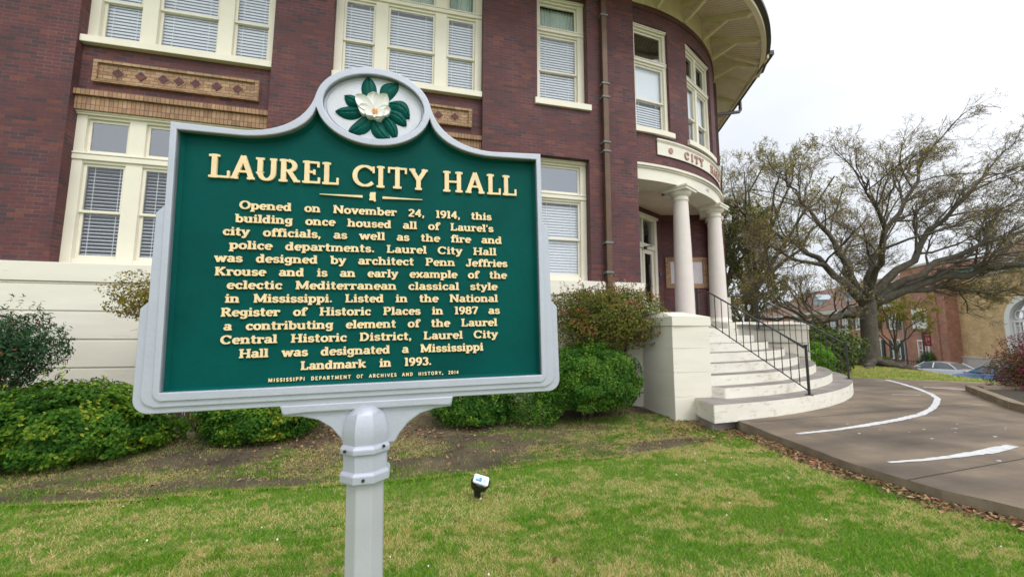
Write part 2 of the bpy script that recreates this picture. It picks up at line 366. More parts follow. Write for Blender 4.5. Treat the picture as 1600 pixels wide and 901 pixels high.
# ------------------------------------------------------------------ mesh helpers
class MB:
    def __init__(self):
        self.v, self.f, self.uv, self.mi = [], [], [], []
        self.M = Matrix.Identity(4)
    def add(self, verts, faces, uvs=None, mi=0):
        o = len(self.v)
        for p in verts: self.v.append(tuple(self.M @ Vector(p)))
        for k, f in enumerate(faces):
            self.f.append([i+o for i in f])
            self.uv.append(uvs[k] if uvs else None)
            self.mi.append(mi)
    def box(self, x0, x1, y0, y1, z0, z1, mi=0, uo=0.0):
        if x1 < x0: x0, x1 = x1, x0
        if y1 < y0: y0, y1 = y1, y0
        if z1 < z0: z0, z1 = z1, z0
        v = [(x0,y0,z0),(x1,y0,z0),(x1,y1,z0),(x0,y1,z0),(x0,y0,z1),(x1,y0,z1),(x1,y1,z1),(x0,y1,z1)]
        f = [(0,1,5,4),(2,3,7,6),(3,0,4,7),(1,2,6,5),(4,5,6,7),(3,2,1,0)]
        ax = [(0,2),(0,2),(1,2),(1,2),(0,1),(0,1)]
        uvs = [[(v[i][a]+uo, v[i][b]) for i in ff] for ff, (a, b) in zip(f, ax)]
        self.add(v, f, uvs, mi)
    def prism(self, pts, z0, z1, mi=0, mi_top=None):
        n = len(pts)
        area = sum(pts[i][0]*pts[(i+1) % n][1]-pts[(i+1) % n][0]*pts[i][1] for i in range(n))
        if area < 0: pts = pts[::-1]
        v = [(x, y, z0) for x, y in pts] + [(x, y, z1) for x, y in pts]
        d = [0.0]
        for i in range(n):
            a, b = pts[i], pts[(i+1) % n]
            d.append(d[-1] + hypot(b[0]-a[0], b[1]-a[1]))
        fs, us = [], []
        for i in range(n):
            j = (i+1) % n
            fs.append((i, j, j+n, i+n)); us.append([(d[i], z0), (d[i+1], z0), (d[i+1], z1), (d[i], z1)])
        self.add(v, fs, us, mi)
        self.add(v, [tuple(range(n, 2*n))], [[(p[0], p[1]) for p in pts]], mi if mi_top is None else mi_top)
        self.add(v, [tuple(range(n-1, -1, -1))], [[(p[0], p[1]) for p in pts[::-1]]], mi)
    def arc(self, c, r0, r1, a0, a1, z0, z1, n=24, mi=0, z0o=None, z1o=None):
        """ring segment, r0 inner, r1 outer, angles measured from -Y towards +X (degrees)."""
        z0o = z0 if z0o is None else z0o
        z1o = z1 if z1o is None else z1o
        v, fs, us = [], [], []
        for i in range(n+1):
            a = radians(a0+(a1-a0)*i/n)
            s, k = sin(a), -cos(a)
            v += [(c[0]+r1*s, c[1]+r1*k, z0o), (c[0]+r1*s, c[1]+r1*k, z1o), (c[0]+r0*s, c[1]+r0*k, z1), (c[0]+r0*s, c[1]+r0*k, z0)]
        for i in range(n):
            a, b = i*4, i*4+4
            u0, u1 = radians(a0+(a1-a0)*i/n)*r1, radians(a0+(a1-a0)*(i+1)/n)*r1
            fs.append((a, b, b+1, a+1)); us.append([(u0, z0o), (u1, z0o), (u1, z1o), (u0, z1o)])
            fs.append((a+1, b+1, b+2, a+2)); us.append([(u0, r1), (u1, r1), (u1, r0), (u0, r0)])
            fs.append((a+2, b+2, b+3, a+3)); us.append([(u0, z1), (u1, z1), (u1, z0), (u0, z0)])
            fs.append((a+3, b+3, b, a)); us.append([(u0, r0), (u1, r0), (u1, r1), (u0, r1)])
        fs.append((0, 1, 2, 3)); us.append([(r1, z0), (r1, z1), (r0, z1), (r0, z0)])
        e = n*4
        fs.append((e+3, e+2, e+1, e)); us.append([(r0, z0), (r0, z1), (r1, z1), (r1, z0)])
        self.add(v, fs, us, mi)
    def tube(self, pts, rad, n=8, mi=0, cap=True):
        P = [Vector(p) for p in pts]
        R = rad if isinstance(rad, (list, tuple)) else [rad]*len(P)
        v, fs = [], []
        ref = Vector((0.31, 0.17, 0.93))
        for i, p in enumerate(P):
            d = (P[min(i+1, len(P)-1)] - P[max(i-1, 0)]).normalized()
            a = d.cross(ref)
            if a.length < 1e-3: a = d.cross(Vector((1, 0, 0)))
            a.normalize()
            b = d.cross(a)
            for k in range(n):
                th = 2*pi*k/n
                v.append(p + (a*cos(th) + b*sin(th))*R[i])
        for i in range(len(P)-1):
            for k in range(n):
                fs.append((i*n+k, i*n+(k+1) % n, (i+1)*n+(k+1) % n, (i+1)*n+k))
        if cap:
            fs.append(tuple(range(n-1, -1, -1)))
            fs.append(tuple(range((len(P)-1)*n, len(P)*n)))
        self.add(v, fs, None, mi)
    def lathe(self, prof, n=32, mi=0, phase=0.0, center=(0, 0)):
        """prof = [(r, z)] bottom to top"""
        v, fs = [], []
        for r, z in prof:
            for k in range(n):
                a = 2*pi*k/n+phase
                v.append((center[0]+r*cos(a), center[1]+r*sin(a), z))
        m = len(prof)
        for i in range(m-1):
            for k in range(n):
                fs.append((i*n+k, i*n+(k+1) % n, (i+1)*n+(k+1) % n, (i+1)*n+k))
        fs.append(tuple(range(n-1, -1, -1)))
        fs.append(tuple(range((m-1)*n, m*n)))
        self.add(v, fs, None, mi)
    def build(self, name, mats, parent=None, smooth=False, bevel=0.0, seg=2, loc=None):
        me = bpy.data.meshes.new(name)
        me.from_pydata(self.v, [], self.f)
        uvl = me.uv_layers.new(name='UVMap')
        flat = []
        for f, u in zip(self.f, self.uv):
            if u is None: flat += [0.0, 0.0]*len(f)
            else:
                for a in u: flat += [a[0], a[1]]
        uvl.data.foreach_set('uv', flat)
        if not isinstance(mats, (list, tuple)): mats = [mats]
        for m in mats: me.materials.append(m)
        me.polygons.foreach_set('material_index', self.mi)
        if smooth:
            me.polygons.foreach_set('use_smooth', [True]*len(self.f))
            try: me.set_sharp_from_angle(angle=radians(38))
            except Exception: pass
        me.update()
        return link(name, me, parent, bevel, seg, loc)

def link(name, me, parent=None, bevel=0.0, seg=2, loc=None):
    o = bpy.data.objects.new(name, me)
    COL.objects.link(o)
    if parent is not None: o.parent = parent
    if loc is not None: o.location = loc
    if bevel:
        b = o.modifiers.new('bevel', 'BEVEL')
        b.width = bevel; b.segments = seg; b.limit_method = 'ANGLE'; b.angle_limit = radians(40)
    return o

def tag(o, label, cat, group=None):
    o['label'] = label
    o['category'] = cat
    if group: o['group'] = group
    return o

def thing(name, label, cat, loc=(0, 0, 0), rotz=0.0, group=None):
    o = bpy.data.objects.new(name, None)
    o.empty_display_size = 0.2
    COL.objects.link(o)
    o.location = loc
    o.rotation_euler = (0, 0, rotz)
    return tag(o, label, cat, group)

def struct(o, kind='structure'):
    o['kind'] = kind
    return o

def raw_mesh(name, V, F4=None, F3=None, mat=None, tint=None, parent=None):
    """fast numpy mesh: V (n,3); F4 (m,4) or F3 (m,3); tint per face"""
    me = bpy.data.meshes.new(name)
    F = F4 if F4 is not None else F3
    k = F.shape[1]
    me.vertices.add(len(V)); me.vertices.foreach_set('co', np.ascontiguousarray(V, dtype=np.float32).ravel())
    me.loops.add(F.size); me.loops.foreach_set('vertex_index', np.ascontiguousarray(F, dtype=np.int32).ravel())
    me.polygons.add(len(F))
    me.polygons.foreach_set('loop_start', np.arange(0, F.size, k, dtype=np.int32))
    if tint is not None:
        a = me.attributes.new('tint', 'FLOAT', 'FACE')
        a.data.foreach_set('value', np.clip(np.asarray(tint, dtype=np.float32), 0, 1))
    me.update(calc_edges=True)
    if mat: me.materials.append(mat)
    o = bpy.data.objects.new(name, me)
    COL.objects.link(o)
    if parent is not None: o.parent = parent
    return o

def curve_shape(name, outer, holes, depth, mat, parent, bev=0.0015, y0=0.0, segs=2):
    """flat shape in the x-z plane with thickness and an eased front edge: front face at y = y0, back at y0 + depth"""
    from mathutils.geometry import tessellate_polygon
    def area(p): return sum(p[i][0]*p[(i+1) % len(p)][1]-p[(i+1) % len(p)][0]*p[i][1] for i in range(len(p)))
    loops = []
    for k, loop in enumerate([outer]+list(holes)):
        q = []
        for p in loop:
            if not q or hypot(p[0]-q[-1][0], p[1]-q[-1][1]) > 4e-4: q.append(p)
        if hypot(q[0][0]-q[-1][0], q[0][1]-q[-1][1]) < 4e-4: q.pop()
        if (area(q) > 0) != (k == 0): q = q[::-1]      # outer anticlockwise, holes clockwise: material lies to the left
        loops.append(q)
    def inset(q, d):
        out = []
        n = len(q)
        for i in range(n):
            p = Vector(q[i]); e0 = (p-Vector(q[i-1])).normalized(); e1 = (Vector(q[(i+1) % n])-p).normalized()
            n0, n1 = Vector((-e0.y, e0.x)), Vector((-e1.y, e1.x))
            m = n0+n1
            if m.length < 1e-3: m = n0
            m.normalize()
            out.append(p+m*(d/max(0.55, m.dot(n0))))
        return out
    V, F = [], []
    rings = []
    for q in loops:
        i1, i2 = inset(q, bev), inset(q, bev*0.3)
        n = len(q); o = len(V)
        V += [(p.x, y0, p.y) for p in i1]+[(p.x, y0+bev*0.3, p.y) for p in i2]+[(x, y0+bev, z) for x, z in q]+[(x, y0+depth, z) for x, z in q]
        for r in range(3):
            for i in range(n):
                j = (i+1) % n
                F.append((o+r*n+j, o+r*n+i, o+(r+1)*n+i, o+(r+1)*n+j))
        rings.append((o, n, i1))
    idx = [o+i for o, n, _ in rings for i in range(n)]
    bk = [o+3*n+i for o, n, _ in rings for i in range(n)]
    for t in tessellate_polygon([[Vector((p.x, p.y, 0)) for p in r] for _, _, r in rings]):
        A, B, C = (V[idx[i]] for i in t)
        up_ = (B[0]-A[0])*(C[2]-A[2])-(C[0]-A[0])*(B[2]-A[2]) > 0
        t = t if up_ else t[::-1]
        F.append(tuple(idx[i] for i in t)); F.append(tuple(bk[i] for i in t[::-1]))
    m = MB(); m.add(V, F)
    return m.build(name, mat, parent)

def hash2(ix, iy, seed):
    h = (ix*374761393 + iy*668265263 + seed*1274126177) & 0xffffffff
    h = ((h ^ (h >> 13))*1274126177) & 0xffffffff
    return ((h ^ (h >> 16)) & 0xffff)/65535.0

def vnoise(x, y, seed=0):
    x = np.asarray(x, float); y = np.asarray(y, float)
    ix = np.floor(x).astype(np.int64); iy = np.floor(y).astype(np.int64)
    fx = x-ix; fy = y-iy
    fx = fx*fx*(3-2*fx); fy = fy*fy*(3-2*fy)
    a = hash2(ix, iy, seed); b = hash2(ix+1, iy, seed); c = hash2(ix, iy+1, seed); d = hash2(ix+1, iy+1, seed)
    return (a*(1-fx)+b*fx)*(1-fy)+(c*(1-fx)+d*fx)*fy

def fbm(x, y, seed=0, oct=4):
    s, a, t = 0.0, 1.0, 0.0
    for i in range(oct):
        s = s+a*vnoise(np.asarray(x)*2**i, np.asarray(y)*2**i, seed+i*17); t += a; a *= 0.55
    return s/t

# ------------------------------------------------------------------ ground and paving
LAWN_Z = 0.2
WALK_Z = 0.3
N27 = np.array([0.891, -0.454])           # across the side street
D27 = np.array([0.454, 0.891])            # along it

def edge_y(x):                             # where the mown lawn ends and the bare bed begins
    x = np.asarray(x, float)
    return 4.30+0.018*np.maximum(0, x+1)**2.0+0.09*(vnoise(x*1.3, 0*x, 5)-0.5)

def ground_z(x, y):
    x = np.asarray(x, float); y = np.asarray(y, float)
    z = np.full_like(x, LAWN_Z)
    z = z+0.05*(fbm(x*0.5, y*0.5, 3)-0.5)
    e = edge_y(x)
    bed = np.clip((y-e)/0.12, 0, 1)*np.clip((5.2-x)/0.4, 0, 1)
    z = z-0.055*bed+0.10*bed*np.clip((y-e-0.7)/2.5, 0, 1)
    q = x*N27[0]+y*N27[1]
    far = np.clip((q-8.0)/2.5, 0, 1)
    z = z-0.01*far
    tt = x*D27[0]+y*D27[1]
    drop = np.clip((q-11.4-0.9*np.clip((tt-17.5)/4, 0, 2))/3.6, 0, 1)
    drop = drop*drop*(3-2*drop)
    return z-2.25*drop-0.012*np.clip(q-17, 0, 30)*0

def grid_sheet(name, xs, ys, zf, mat):
    X, Y = np.meshgrid(xs, ys)
    Z = zf(X, Y)
    V = np.stack([X.ravel(), Y.ravel(), Z.ravel()], 1)
    nx, ny = len(xs), len(ys)
    i = np.arange((ny-1)*(nx-1)); r = i//(nx-1); c = i % (nx-1)
    a = r*nx+c
    o = raw_mesh(name, V, F4=np.stack([a, a+1, a+1+nx, a+nx], 1), mat=mat)
    o.data.polygons.foreach_set('use_smooth', np.ones(len(o.data.polygons), dtype=bool))
    return o

xs = np.unique(np.concatenate([np.linspace(-600, -12, 14), np.arange(-12, 30.01, 0.2), np.linspace(30, 60, 20), np.linspace(60, 900, 16)]))
ys = np.unique(np.concatenate([np.linspace(-600, -3, 12), np.arange(-3, 20.01, 0.2), np.linspace(20, 60, 24), np.linspace(60, 900, 16)]))
struct(grid_sheet('ground', xs, ys, ground_z, M['lawn']))

# bare bed between lawn and building
bx = np.arange(-9, 4.95, 0.12)
bt = np.linspace(0, 1, 40)
BX, BT = np.meshgrid(bx, bt)
BY = edge_y(BX)+0.02+BT*(8.35-edge_y(BX))
BZ = ground_z(BX, BY)+0.006+0.03*(fbm(BX*3, BY*3, 9)-0.35)*np.clip(BT*12, 0, 1)
V = np.stack([BX.ravel(), BY.ravel(), BZ.ravel()], 1)
nx = len(bx)
i = np.arange((len(bt)-1)*(nx-1)); a = (i//(nx-1))*nx+i % (nx-1)
struct(raw_mesh('soil_ground', V, F4=np.stack([a, a+1, a+1+nx, a+nx], 1), mat=M['bed']))

# concrete forecourt in front of the steps
wb = MB()
left_edge = [(5.25, 6.5), (4.90, 5.45), (4.62, 4.4), (4.40, 3.37), (4.41, 2.66), (4.62, 2.0), (5.1, 0.9), (6.0, -1.2), (8, -6)]
right_far = [(30, -6), (30, 1.5), (20.5, 4.9), (15.62, 8.06), (13.55, 9.72), (12.6, 11.2), (11.5, 12.5), (9.0, 11.5)]
rr = random.Random(9)
le2 = []
for a, b in zip(left_edge[:-1], left_edge[1:]):
    nn_ = max(1, int(hypot(b[0]-a[0], b[1]-a[1])/0.12))
    for k in range(nn_): le2.append((a[0]+(b[0]-a[0])*k/nn_+rr.uniform(-.012, .012), a[1]+(b[1]-a[1])*k/nn_))
le2.append(left_edge[-1])
wb.prism([(x, y) for x, y in le2+right_far][::-1], -0.05, WALK_Z, 1, 0)
struct(wb.build('path', [M['walk'], M['kerb']], bevel=0.012))
jb = MB()
for (a, b2) in (((4.95, 5.25), (13.2, 5.9)), ((4.40, 2.9), (12.6, 3.7)), ((9.2, 3.3), (8.7, 5.5)), ((14.5, 2.0), (14.2, 8.8))):
    va = Vector((a[0], a[1], 0)); vb = Vector((b2[0], b2[1], 0))
    n = (vb-va).normalized().cross(Vector((0, 0, 1)))*0.006
    jb.add([(va+n)+Vector((0, 0, WALK_Z+0.003)), (va-n)+Vector((0, 0, WALK_Z+0.003)), (vb-n)+Vector((0, 0, WALK_Z+0.003)), (vb+n)+Vector((0, 0, WALK_Z+0.003))], [(0, 1, 2, 3)])
struct(jb.build('path_line', M['soil']))

def painted(name, pts, w, seed):
    rnd = random.Random(seed)
    P = []
    for i in range(len(pts)-1):
        a, b2 = Vector(pts[i]+(0,)), Vector(pts[i+1]+(0,))
        n = max(2, int((b2-a).length/0.07))
        for k in range(n):
            t = k/n
            P.append((a.lerp(b2, t), w[i]*(1-t)+w[i+1]*t))
    P.append((Vector(pts[-1]+(0,)), w[-1]))
    v, f = [], []
    for i, (p, ww) in enumerate(P):
        d = (P[min(i+2, len(P)-1)][0]-P[max(i-2, 0)][0]).normalized()
        s = Vector((d.y, -d.x, 0))
        h1 = ww*(0.43+rnd.uniform(-0.07, 0.10)); h2 = ww*(0.43+rnd.uniform(-0.07, 0.10))
        v += [p+s*h1+Vector((0, 0, WALK_Z+0.005)), p-s*h2+Vector((0, 0, WALK_Z+0.005))]
    for i in range(len(P)-1): f.append((2*i, 2*i+1, 2*i+3, 2*i+2))
    m = MB(); m.add(v, f)
    return struct(m.build(name, M['road_paint']))
painted('path_marking', [(4.99, 4.52), (5.7, 4.58), (6.4, 4.70), (7.3, 4.88), (8.16, 5.11), (9.0, 5.45), (9.75, 5.83), (10.6, 6.3), (11.3, 6.85), (12.1, 7.6), (12.8, 8.35), (13.5, 9.2)], [0.07, 0.085, 0.11, 0.12, 0.11, 0.10, 0.115, 0.10, 0.10, 0.12, 0.12, 0.12], 1)
painted('path_marking', [(12.55, 7.72), (12.95, 7.15), (13.3, 6.7)], [0.13, 0.12, 0.10], 2)
painted('path_marking', [(4.80, 3.32), (5.3, 3.30), (5.82, 3.32), (6.4, 3.37), (6.95, 3.46)], [0.05, 0.065, 0.09, 0.15, 0.10], 3)
painted('path_marking', [(10.3, 6.95), (10.8, 6.72)], [0.05, 0.05], 4)
spb = MB()
rr = random.Random(5)
for k in range(24):
    x, y = rr.uniform(5.2, 8.8), rr.uniform(2.4, 4.9)
    r0 = rr.uniform(0.006, 0.02)
    n = 7
    spb.add([(x+r0*rr.uniform(.6, 1.5)*cos(2*pi*i/n)*1.6, y+r0*rr.uniform(.6, 1.3)*sin(2*pi*i/n), WALK_Z+0.004) for i in range(n)], [tuple(range(n))])
struct(spb.build('paint_debris', M['road_paint']), 'stuff')

# side street beyond the crest
st = MB()
def q2w(q, t): return (N27[0]*q+D27[0]*t, N27[1]*q+D27[1]*t)
st.prism([q2w(17.6, -40), q2w(24.8, -40), q2w(24.8, 260), q2w(17.6, 260)], -2.2, -1.76)
struct(st.build('side_street', M['asphalt']))
sw = MB()
sw.prism([q2w(24.82, -40), q2w(26.2, -40), q2w(26.2, 260), q2w(24.82, 260)], -2.2, -1.66)
struct(sw.build('sidewalk', M['walk']))

# ------------------------------------------------------------------ city hall
hall = thing('city_hall', 'purple brick two-storey city hall with rounded corner porch and cream windows', 'city hall', (0, 8.1, 0))
HY = 8.1
def hb(mb, *a, **k): return mb.build(*a, **k)
class HM(MB):
    """mesh builder in world coordinates for parts parented to the hall empty"""
    def build(self, name, mats, parent=None, **k):
        self.v = [(x, y-HY, z) for x, y, z in self.v] if parent is not None else self.v
        return MB.build(self, name, mats, parent, **k)
TH = radians(29)
C0 = Vector((4.9, 13.4, 0))
MX = Matrix(((cos(TH), -sin(TH), 0, C0.x), (sin(TH), cos(TH), 0, C0.y), (0, 0, 1, 0), (0, 0, 0, 1)))   # local x = along chord, local -y = out of the porch
RT = 5.18

# --- brick walls
w = HM()
w.box(-13, -5.70, 8.1, 8.6, 2.7, 9.65)
for xa, xb in ((-5.70, -2.70), (-1.66, 1.34)):
    w.box(xa, xb, 8.25, 8.6, 5.42, 6.62)
    w.box(xa, xb, 8.25, 8.6, 9.36, 9.65)
w.box(-2.70, -1.66, 8.1, 8.6, 2.7, 9.65)
w.box(1.34, 2.55, 8.1, 8.6, 2.7, 9.65)
w.box(3.757, 4.95, 8.1, 8.6, 2.7, 9.65)
w.box(2.55, 3.757, 8.1, 8.6, 5.46, 6.60)
w.box(2.55, 3.757, 8.1, 8.6, 9.36, 9.65)
w.build('brick_wall', M['brick'], hall)
# --- rounded corner
t = HM(); t.M = MX
A0, A1 = -28.6, 28.6
t.arc((0, 0), 5.0, RT, A0, A1, 5.52, 6.40, 48)
wins = [(-27.7, -16.2), (-8.4, 8.4), (16.2, 27.7)]
prev = A0
for a, b in wins:
    t.arc((0, 0), 5.0, RT, prev, a, 6.40, 9.16, 8)
    prev = b
t.arc((0, 0), 5.0, RT, prev, A1, 6.40, 9.16, 4)
t.arc((0, 0), 5.0, RT, A0, A1, 9.16, 9.52, 48)
t.build('rounded_brick_wall', M['brick'], hall, smooth=True)
t = HM(); t.M = MX
t.arc((0, 0), 5.0, RT+0.025, A0, A1, 9.52, 9.66, 48)
t.build('brick_header_course', M['brick'], hall, smooth=True)

# --- wall of the side-street front
ang_b = radians(90-22.6)
PB = MX @ Vector((RT*sin(radians(A1)), -RT*cos(radians(A1)), 0))
MBs = Matrix.Translation(PB) @ Matrix.Rotation(ang_b, 4, 'Z')      # local x = along the side front, -y = outwards
w = HM(); w.M = MBs
w.box(-0.12, 1.05, -0.10, 0.4, 2.7, 9.65)
x = 1.05
for k in range(4):
    w.box(x, x+3.0, 0.05, 0.4, 5.42, 6.62); w.box(x, x+3.0, 0.05, 0.4, 9.36, 9.65)
    w.box(x+3.0, x+4.04, -0.10, 0.4, 2.7, 9.65)
    x += 4.04
w.build('side_brick_wall', M['brick'], hall)
w = HM(); w.M = MBs
for (za, zb) in ((-2.4, 0.59), (0.615, 1.035), (1.06, 1.48), (1.505, 1.93), (1.955, 2.375), (2.405, 2.72)):
    w.box(-0.13, 17.3, -0.18, 0.3, za, zb)
w.box(-0.12, 17.28, -0.15, 0.29, -2.3, 2.71)
w.build('side_plinth', M['white_plinth'], hall, bevel=0.008)

# --- white plinth with grooves
p = HM()
for (za, zb, yy) in ((-0.3, 0.59, 8.0), (0.615, 1.035, 8.0), (1.06, 1.48, 8.0), (1.505, 1.93, 8.0), (1.955, 2.365, 8.0)):
    p.box(-13, 4.97, yy, 8.6, za, zb)
p.box(-13, 4.03, 7.985, 8.61, 2.415, 2.72)
p.box(4.24, 4.975, 7.985, 8.61, 2.47, 2.72)
p.box(-12.9, 4.96, 8.03, 8.59, -0.2, 2.70)
p.box(-13, 4.03, 8.005, 8.6, 2.38, 2.40)
p.build('plinth', M['white_plinth'], hall, bevel=0.008)

# --- tan brick ornament of the two bays
for xc in (-4.2, -0.16):
    s = HM()
    s.box(xc-1.497, xc+1.497, 8.20, 8.27, 5.405, 5.645)
    so = s.build('soldier_course', M['tan_soldier'], hall, bevel=0.004)
    s = HM()
    s.box(xc-1.498, xc+1.498, 8.15, 8.26, 5.650, 5.755)
    s.build('header_course', M['tan_soldier'], hall, bevel=0.004)
    s = HM()
    px0, px1 = xc-1.29, xc+1.29
    s.box(px0, px1, 8.185, 8.262, 6.285, 6.34); s.box(px0, px1, 8.185, 8.262, 5.93, 5.975)
    s.box(px0, px0+0.07, 8.187, 8.262, 5.975, 6.285); s.box(px1-0.07, px1, 8.187, 8.262, 5.975, 6.285)
    s.box(px0+0.07, px1-0.07, 8.222, 8.262, 5.975, 6.285)
    pan = s.build('ornamental_panel', M['tan_brick'], hall)
    for dx in (-0.935, -0.595, -0.255, -0.01, 0.25, 0.59, 0.93):
        h = 0.098
        for hh, yy, mt in ((0.125, 8.216, 'tan_soldier'), (0.088, 8.209, 'brick')):
            if hh > 0.1 and abs(dx) in (0.595, 0.59): continue
            s = HM()
            xx, zz = xc+dx, 6.128
            q = [(xx-hh, zz), (xx, zz-hh), (xx+hh, zz), (xx, zz+hh)]
            s.add([(a, yy, b) for a, b in q]+[(a, 8.225, b) for a, b in q], [(0, 1, 2, 3), (0, 4, 5, 1), (1, 5, 6, 2), (2, 6, 7, 3), (3, 7, 4, 0)],
                  [[(a, b) for a, b in q]]+[[(0, 0)]*4]*4)
            s.build('brick_diamond' if mt == 'brick' else 'diamond_surround', M[mt], pan)

# --- windows
def window(Mx, W, z0, z1, lights, zt, zm, sill=None, style='blind', crown=True, curtain=False, seed=0, sillx=0.06):
    rnd = random.Random(seed)
    f = HM(); f.M = Mx
    zg0, zg1 = z0+0.10, z1-0.10
    f.box(0, lights[0][0], 0, 0.16, z0, z1)
    f.box(lights[-1][1], W, 0, 0.16, z0, z1)
    for (a, b), (c, d) in zip(lights[:-1], lights[1:]):
        f.box(b, c, 0.012, 0.16, z0, z1)
    for a, b in lights:
        f.box(a, b, 0.02, 0.16, z0, zg0)
        f.box(a, b, 0.016, 0.16, zg1, z1)
        f.box(a, b, 0.018, 0.16, zt[0], zt[1])
    f.box(0.004, W-0.004, -0.022, 0.03, zt[0]+0.05, zt[1]-0.05)
    f.box(0.006, W-0.006, -0.035, 0.03, zt[1]-0.048, zt[1]-0.02)
    if crown:
        f.box(0.002, W-0.002, -0.035, 0.05, z1-0.055, z1+0.004)
        f.box(0.003, W-0.003, -0.06, 0.05, z1-0.025, z1+0.010)
    win = f.build('window', M['cream'], hall, bevel=0.006, seg=2)
    sm = HM(); sm.M = Mx
    gl = HM(); gl.M = Mx
    gt = HM(); gt.M = Mx
    bl = HM(); bl.M = Mx
    ct = HM(); ct.M = Mx
    for a, b in lights:
        e = 0.045
        for (za, zb, y) in ((zg0, zm+0.02, 0.085), (zm-0.02, zt[0], 0.05)):
            sm.box(a, a+e, y, y+0.035, za, zb); sm.box(b-e, b, y, y+0.035, za, zb)
            bot = 0.075 if za == zg0 else 0.045
            sm.box(a+e, b-e, y+0.002, y+0.033, za, za+bot); sm.box(a+e, b-e, y+0.002, y+0.033, zb-0.045, zb)
            gl.add([(a+e, y+0.018, za+bot), (b-e, y+0.018, za+bot), (b-e, y+0.018, zb-0.045), (a+e, y+0.018, zb-0.045)], [(0, 1, 2, 3)])
        sm.box(a, a+e, 0.06, 0.095, zt[1], zg1); sm.box(b-e, b, 0.06, 0.095, zt[1], zg1)
        sm.box(a+e, b-e, 0.062, 0.093, zt[1], zt[1]+0.05); sm.box(a+e, b-e, 0.062, 0.093, zg1-0.05, zg1)
        gt.add([(a+e, 0.078, zt[1]+0.05), (b-e, 0.078, zt[1]+0.05), (b-e, 0.078, zg1-0.05), (a+e, 0.078, zg1-0.05)], [(0, 1, 2, 3)])
        y = 0.145
        zlo, zhi = zg0+0.01, zt[0]-0.02
        if style == 'shade':
            zs = zm-0.02
            bl.box(a+0.02, b-0.02, y, y+0.006, zs, zhi)
            zhi = zs-0.02
        n = int((zhi-zlo)/0.062)
        for k in range(n):
            z = zlo+0.031+k*0.062
            xx0, xx1 = a+0.012, b-0.012
            if style == 'gap': xx0 = a+0.03
            c, s = (0.023, 0.0135) if style == 'gap' else (0.012, 0.0285)
            dz = 0.0
            bl.add([(xx0, y-c, z-s+dz), (xx1, y-c, z-s-dz), (xx1, y+c, z+s-dz), (xx0, y+c, z+s+dz)], [(0, 1, 2, 3)])
        for fx in (0.2, 0.8):
            xx = a+(b-a)*fx
            bl.box(xx-0.004, xx+0.004, y-0.022, y-0.019, zlo, zhi)
        if curtain:
            m = 40
            vv, ff = [], []
            for k in range(m+1):
                xx = a+(b-a)*k/m
                yy = 0.20+0.018*sin(k*1.9+a*3)+0.008*sin(k*4.1)
                vv += [(xx, yy, zt[1]), (xx, yy, zg1)]
            for k in range(m): ff.append((2*k, 2*k+2, 2*k+3, 2*k+1))
            ct.add(vv, ff)
    sm.build('sash', M['cream'], win, bevel=0.004)
    gl.build('pane', M['glass'], win)
    gt.build('transom_pane', M['glass_dark' if not curtain else 'glass'], win)
    bl.build('blind', M['blind'], win)
    if curtain: ct.build('curtain', M['curtain'], win, smooth=True)
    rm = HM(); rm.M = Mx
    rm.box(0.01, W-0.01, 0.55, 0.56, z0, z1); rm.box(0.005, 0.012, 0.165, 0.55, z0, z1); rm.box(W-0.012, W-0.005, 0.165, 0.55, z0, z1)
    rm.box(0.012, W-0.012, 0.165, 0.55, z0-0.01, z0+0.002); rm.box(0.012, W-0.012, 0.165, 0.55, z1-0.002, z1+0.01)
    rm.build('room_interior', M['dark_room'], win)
    if sill:
        sl = HM(); sl.M = Mx
        sl.box(-sillx, W+sillx, -sill[2], 0.12, sill[0], sill[1])
        sl.build('sill', M['cream'], win, bevel=0.008)
    return win

TRI = [(0.15, 0.765), (1.015, 1.985), (2.235, 2.85)]
def at(x, y=8.3): return Matrix.Translation((x, y, 0))
for k, xc in enumerate((-4.2, -0.16)):
    window(at(xc-1.5), 3.0, 6.72, 9.36, TRI, (8.46, 8.64), 7.57, sill=(6.61, 6.735, 0.16), curtain=True, seed=k+1, sillx=-0.002)
    window(at(xc-1.5), 3.0, 2.735, 5.405, TRI, (4.50, 4.695), 3.66, seed=k+5, style='gap')
window(at(2.55), 1.207, 6.72, 9.36, [(0.11, 1.05)], (8.47, 8.645), 7.60, sill=(6.595, 6.735, 0.26), curtain=True, seed=11)
window(at(2.55), 1.207, 2.735, 5.45, [(0.11, 1.07)], (4.53, 4.715), 3.68, seed=12)
def tw(a): return MX @ Matrix.Rotation(radians(a), 4, 'Z') @ Matrix.Translation((0, -(RT-0.10), 0))
for k, (a, b) in enumerate(wins):
    half = (RT-0.10)*radians(b-a)/2*1.02
    lts = [(0.09, 2*half-0.09)] if k != 1 else [(0.09, half-0.06), (half+0.06, 2*half-0.09)]
    window(tw((a+b)/2) @ Matrix.Translation((-half, 0.0 if k != 1 else 0.03, 0)), 2*half, 6.45, 9.15, lts, (8.17, 8.33), 7.28, style='shade', seed=20+k)
    s = HM(); s.M = MX
    s.arc((0, 0), 5.1, RT+0.07, a-0.9, b+0.9, 6.335, 6.465, 14)
    s.build('curved_sill', M['cream'], hall, smooth=True, bevel=0.006)
for k in range(4):
    Mw = MBs @ Matrix.Translation((1.05+4.04*k, 0.1, 0))
    window(Mw, 3.0, 6.72, 9.36, TRI, (8.46, 8.64), 7.57, sill=(6.61, 6.735, 0.16), seed=30+k, sillx=-0.002)
    window(Mw, 3.0, 2.735, 5.405, TRI, (4.50, 4.695), 3.66, seed=40+k)

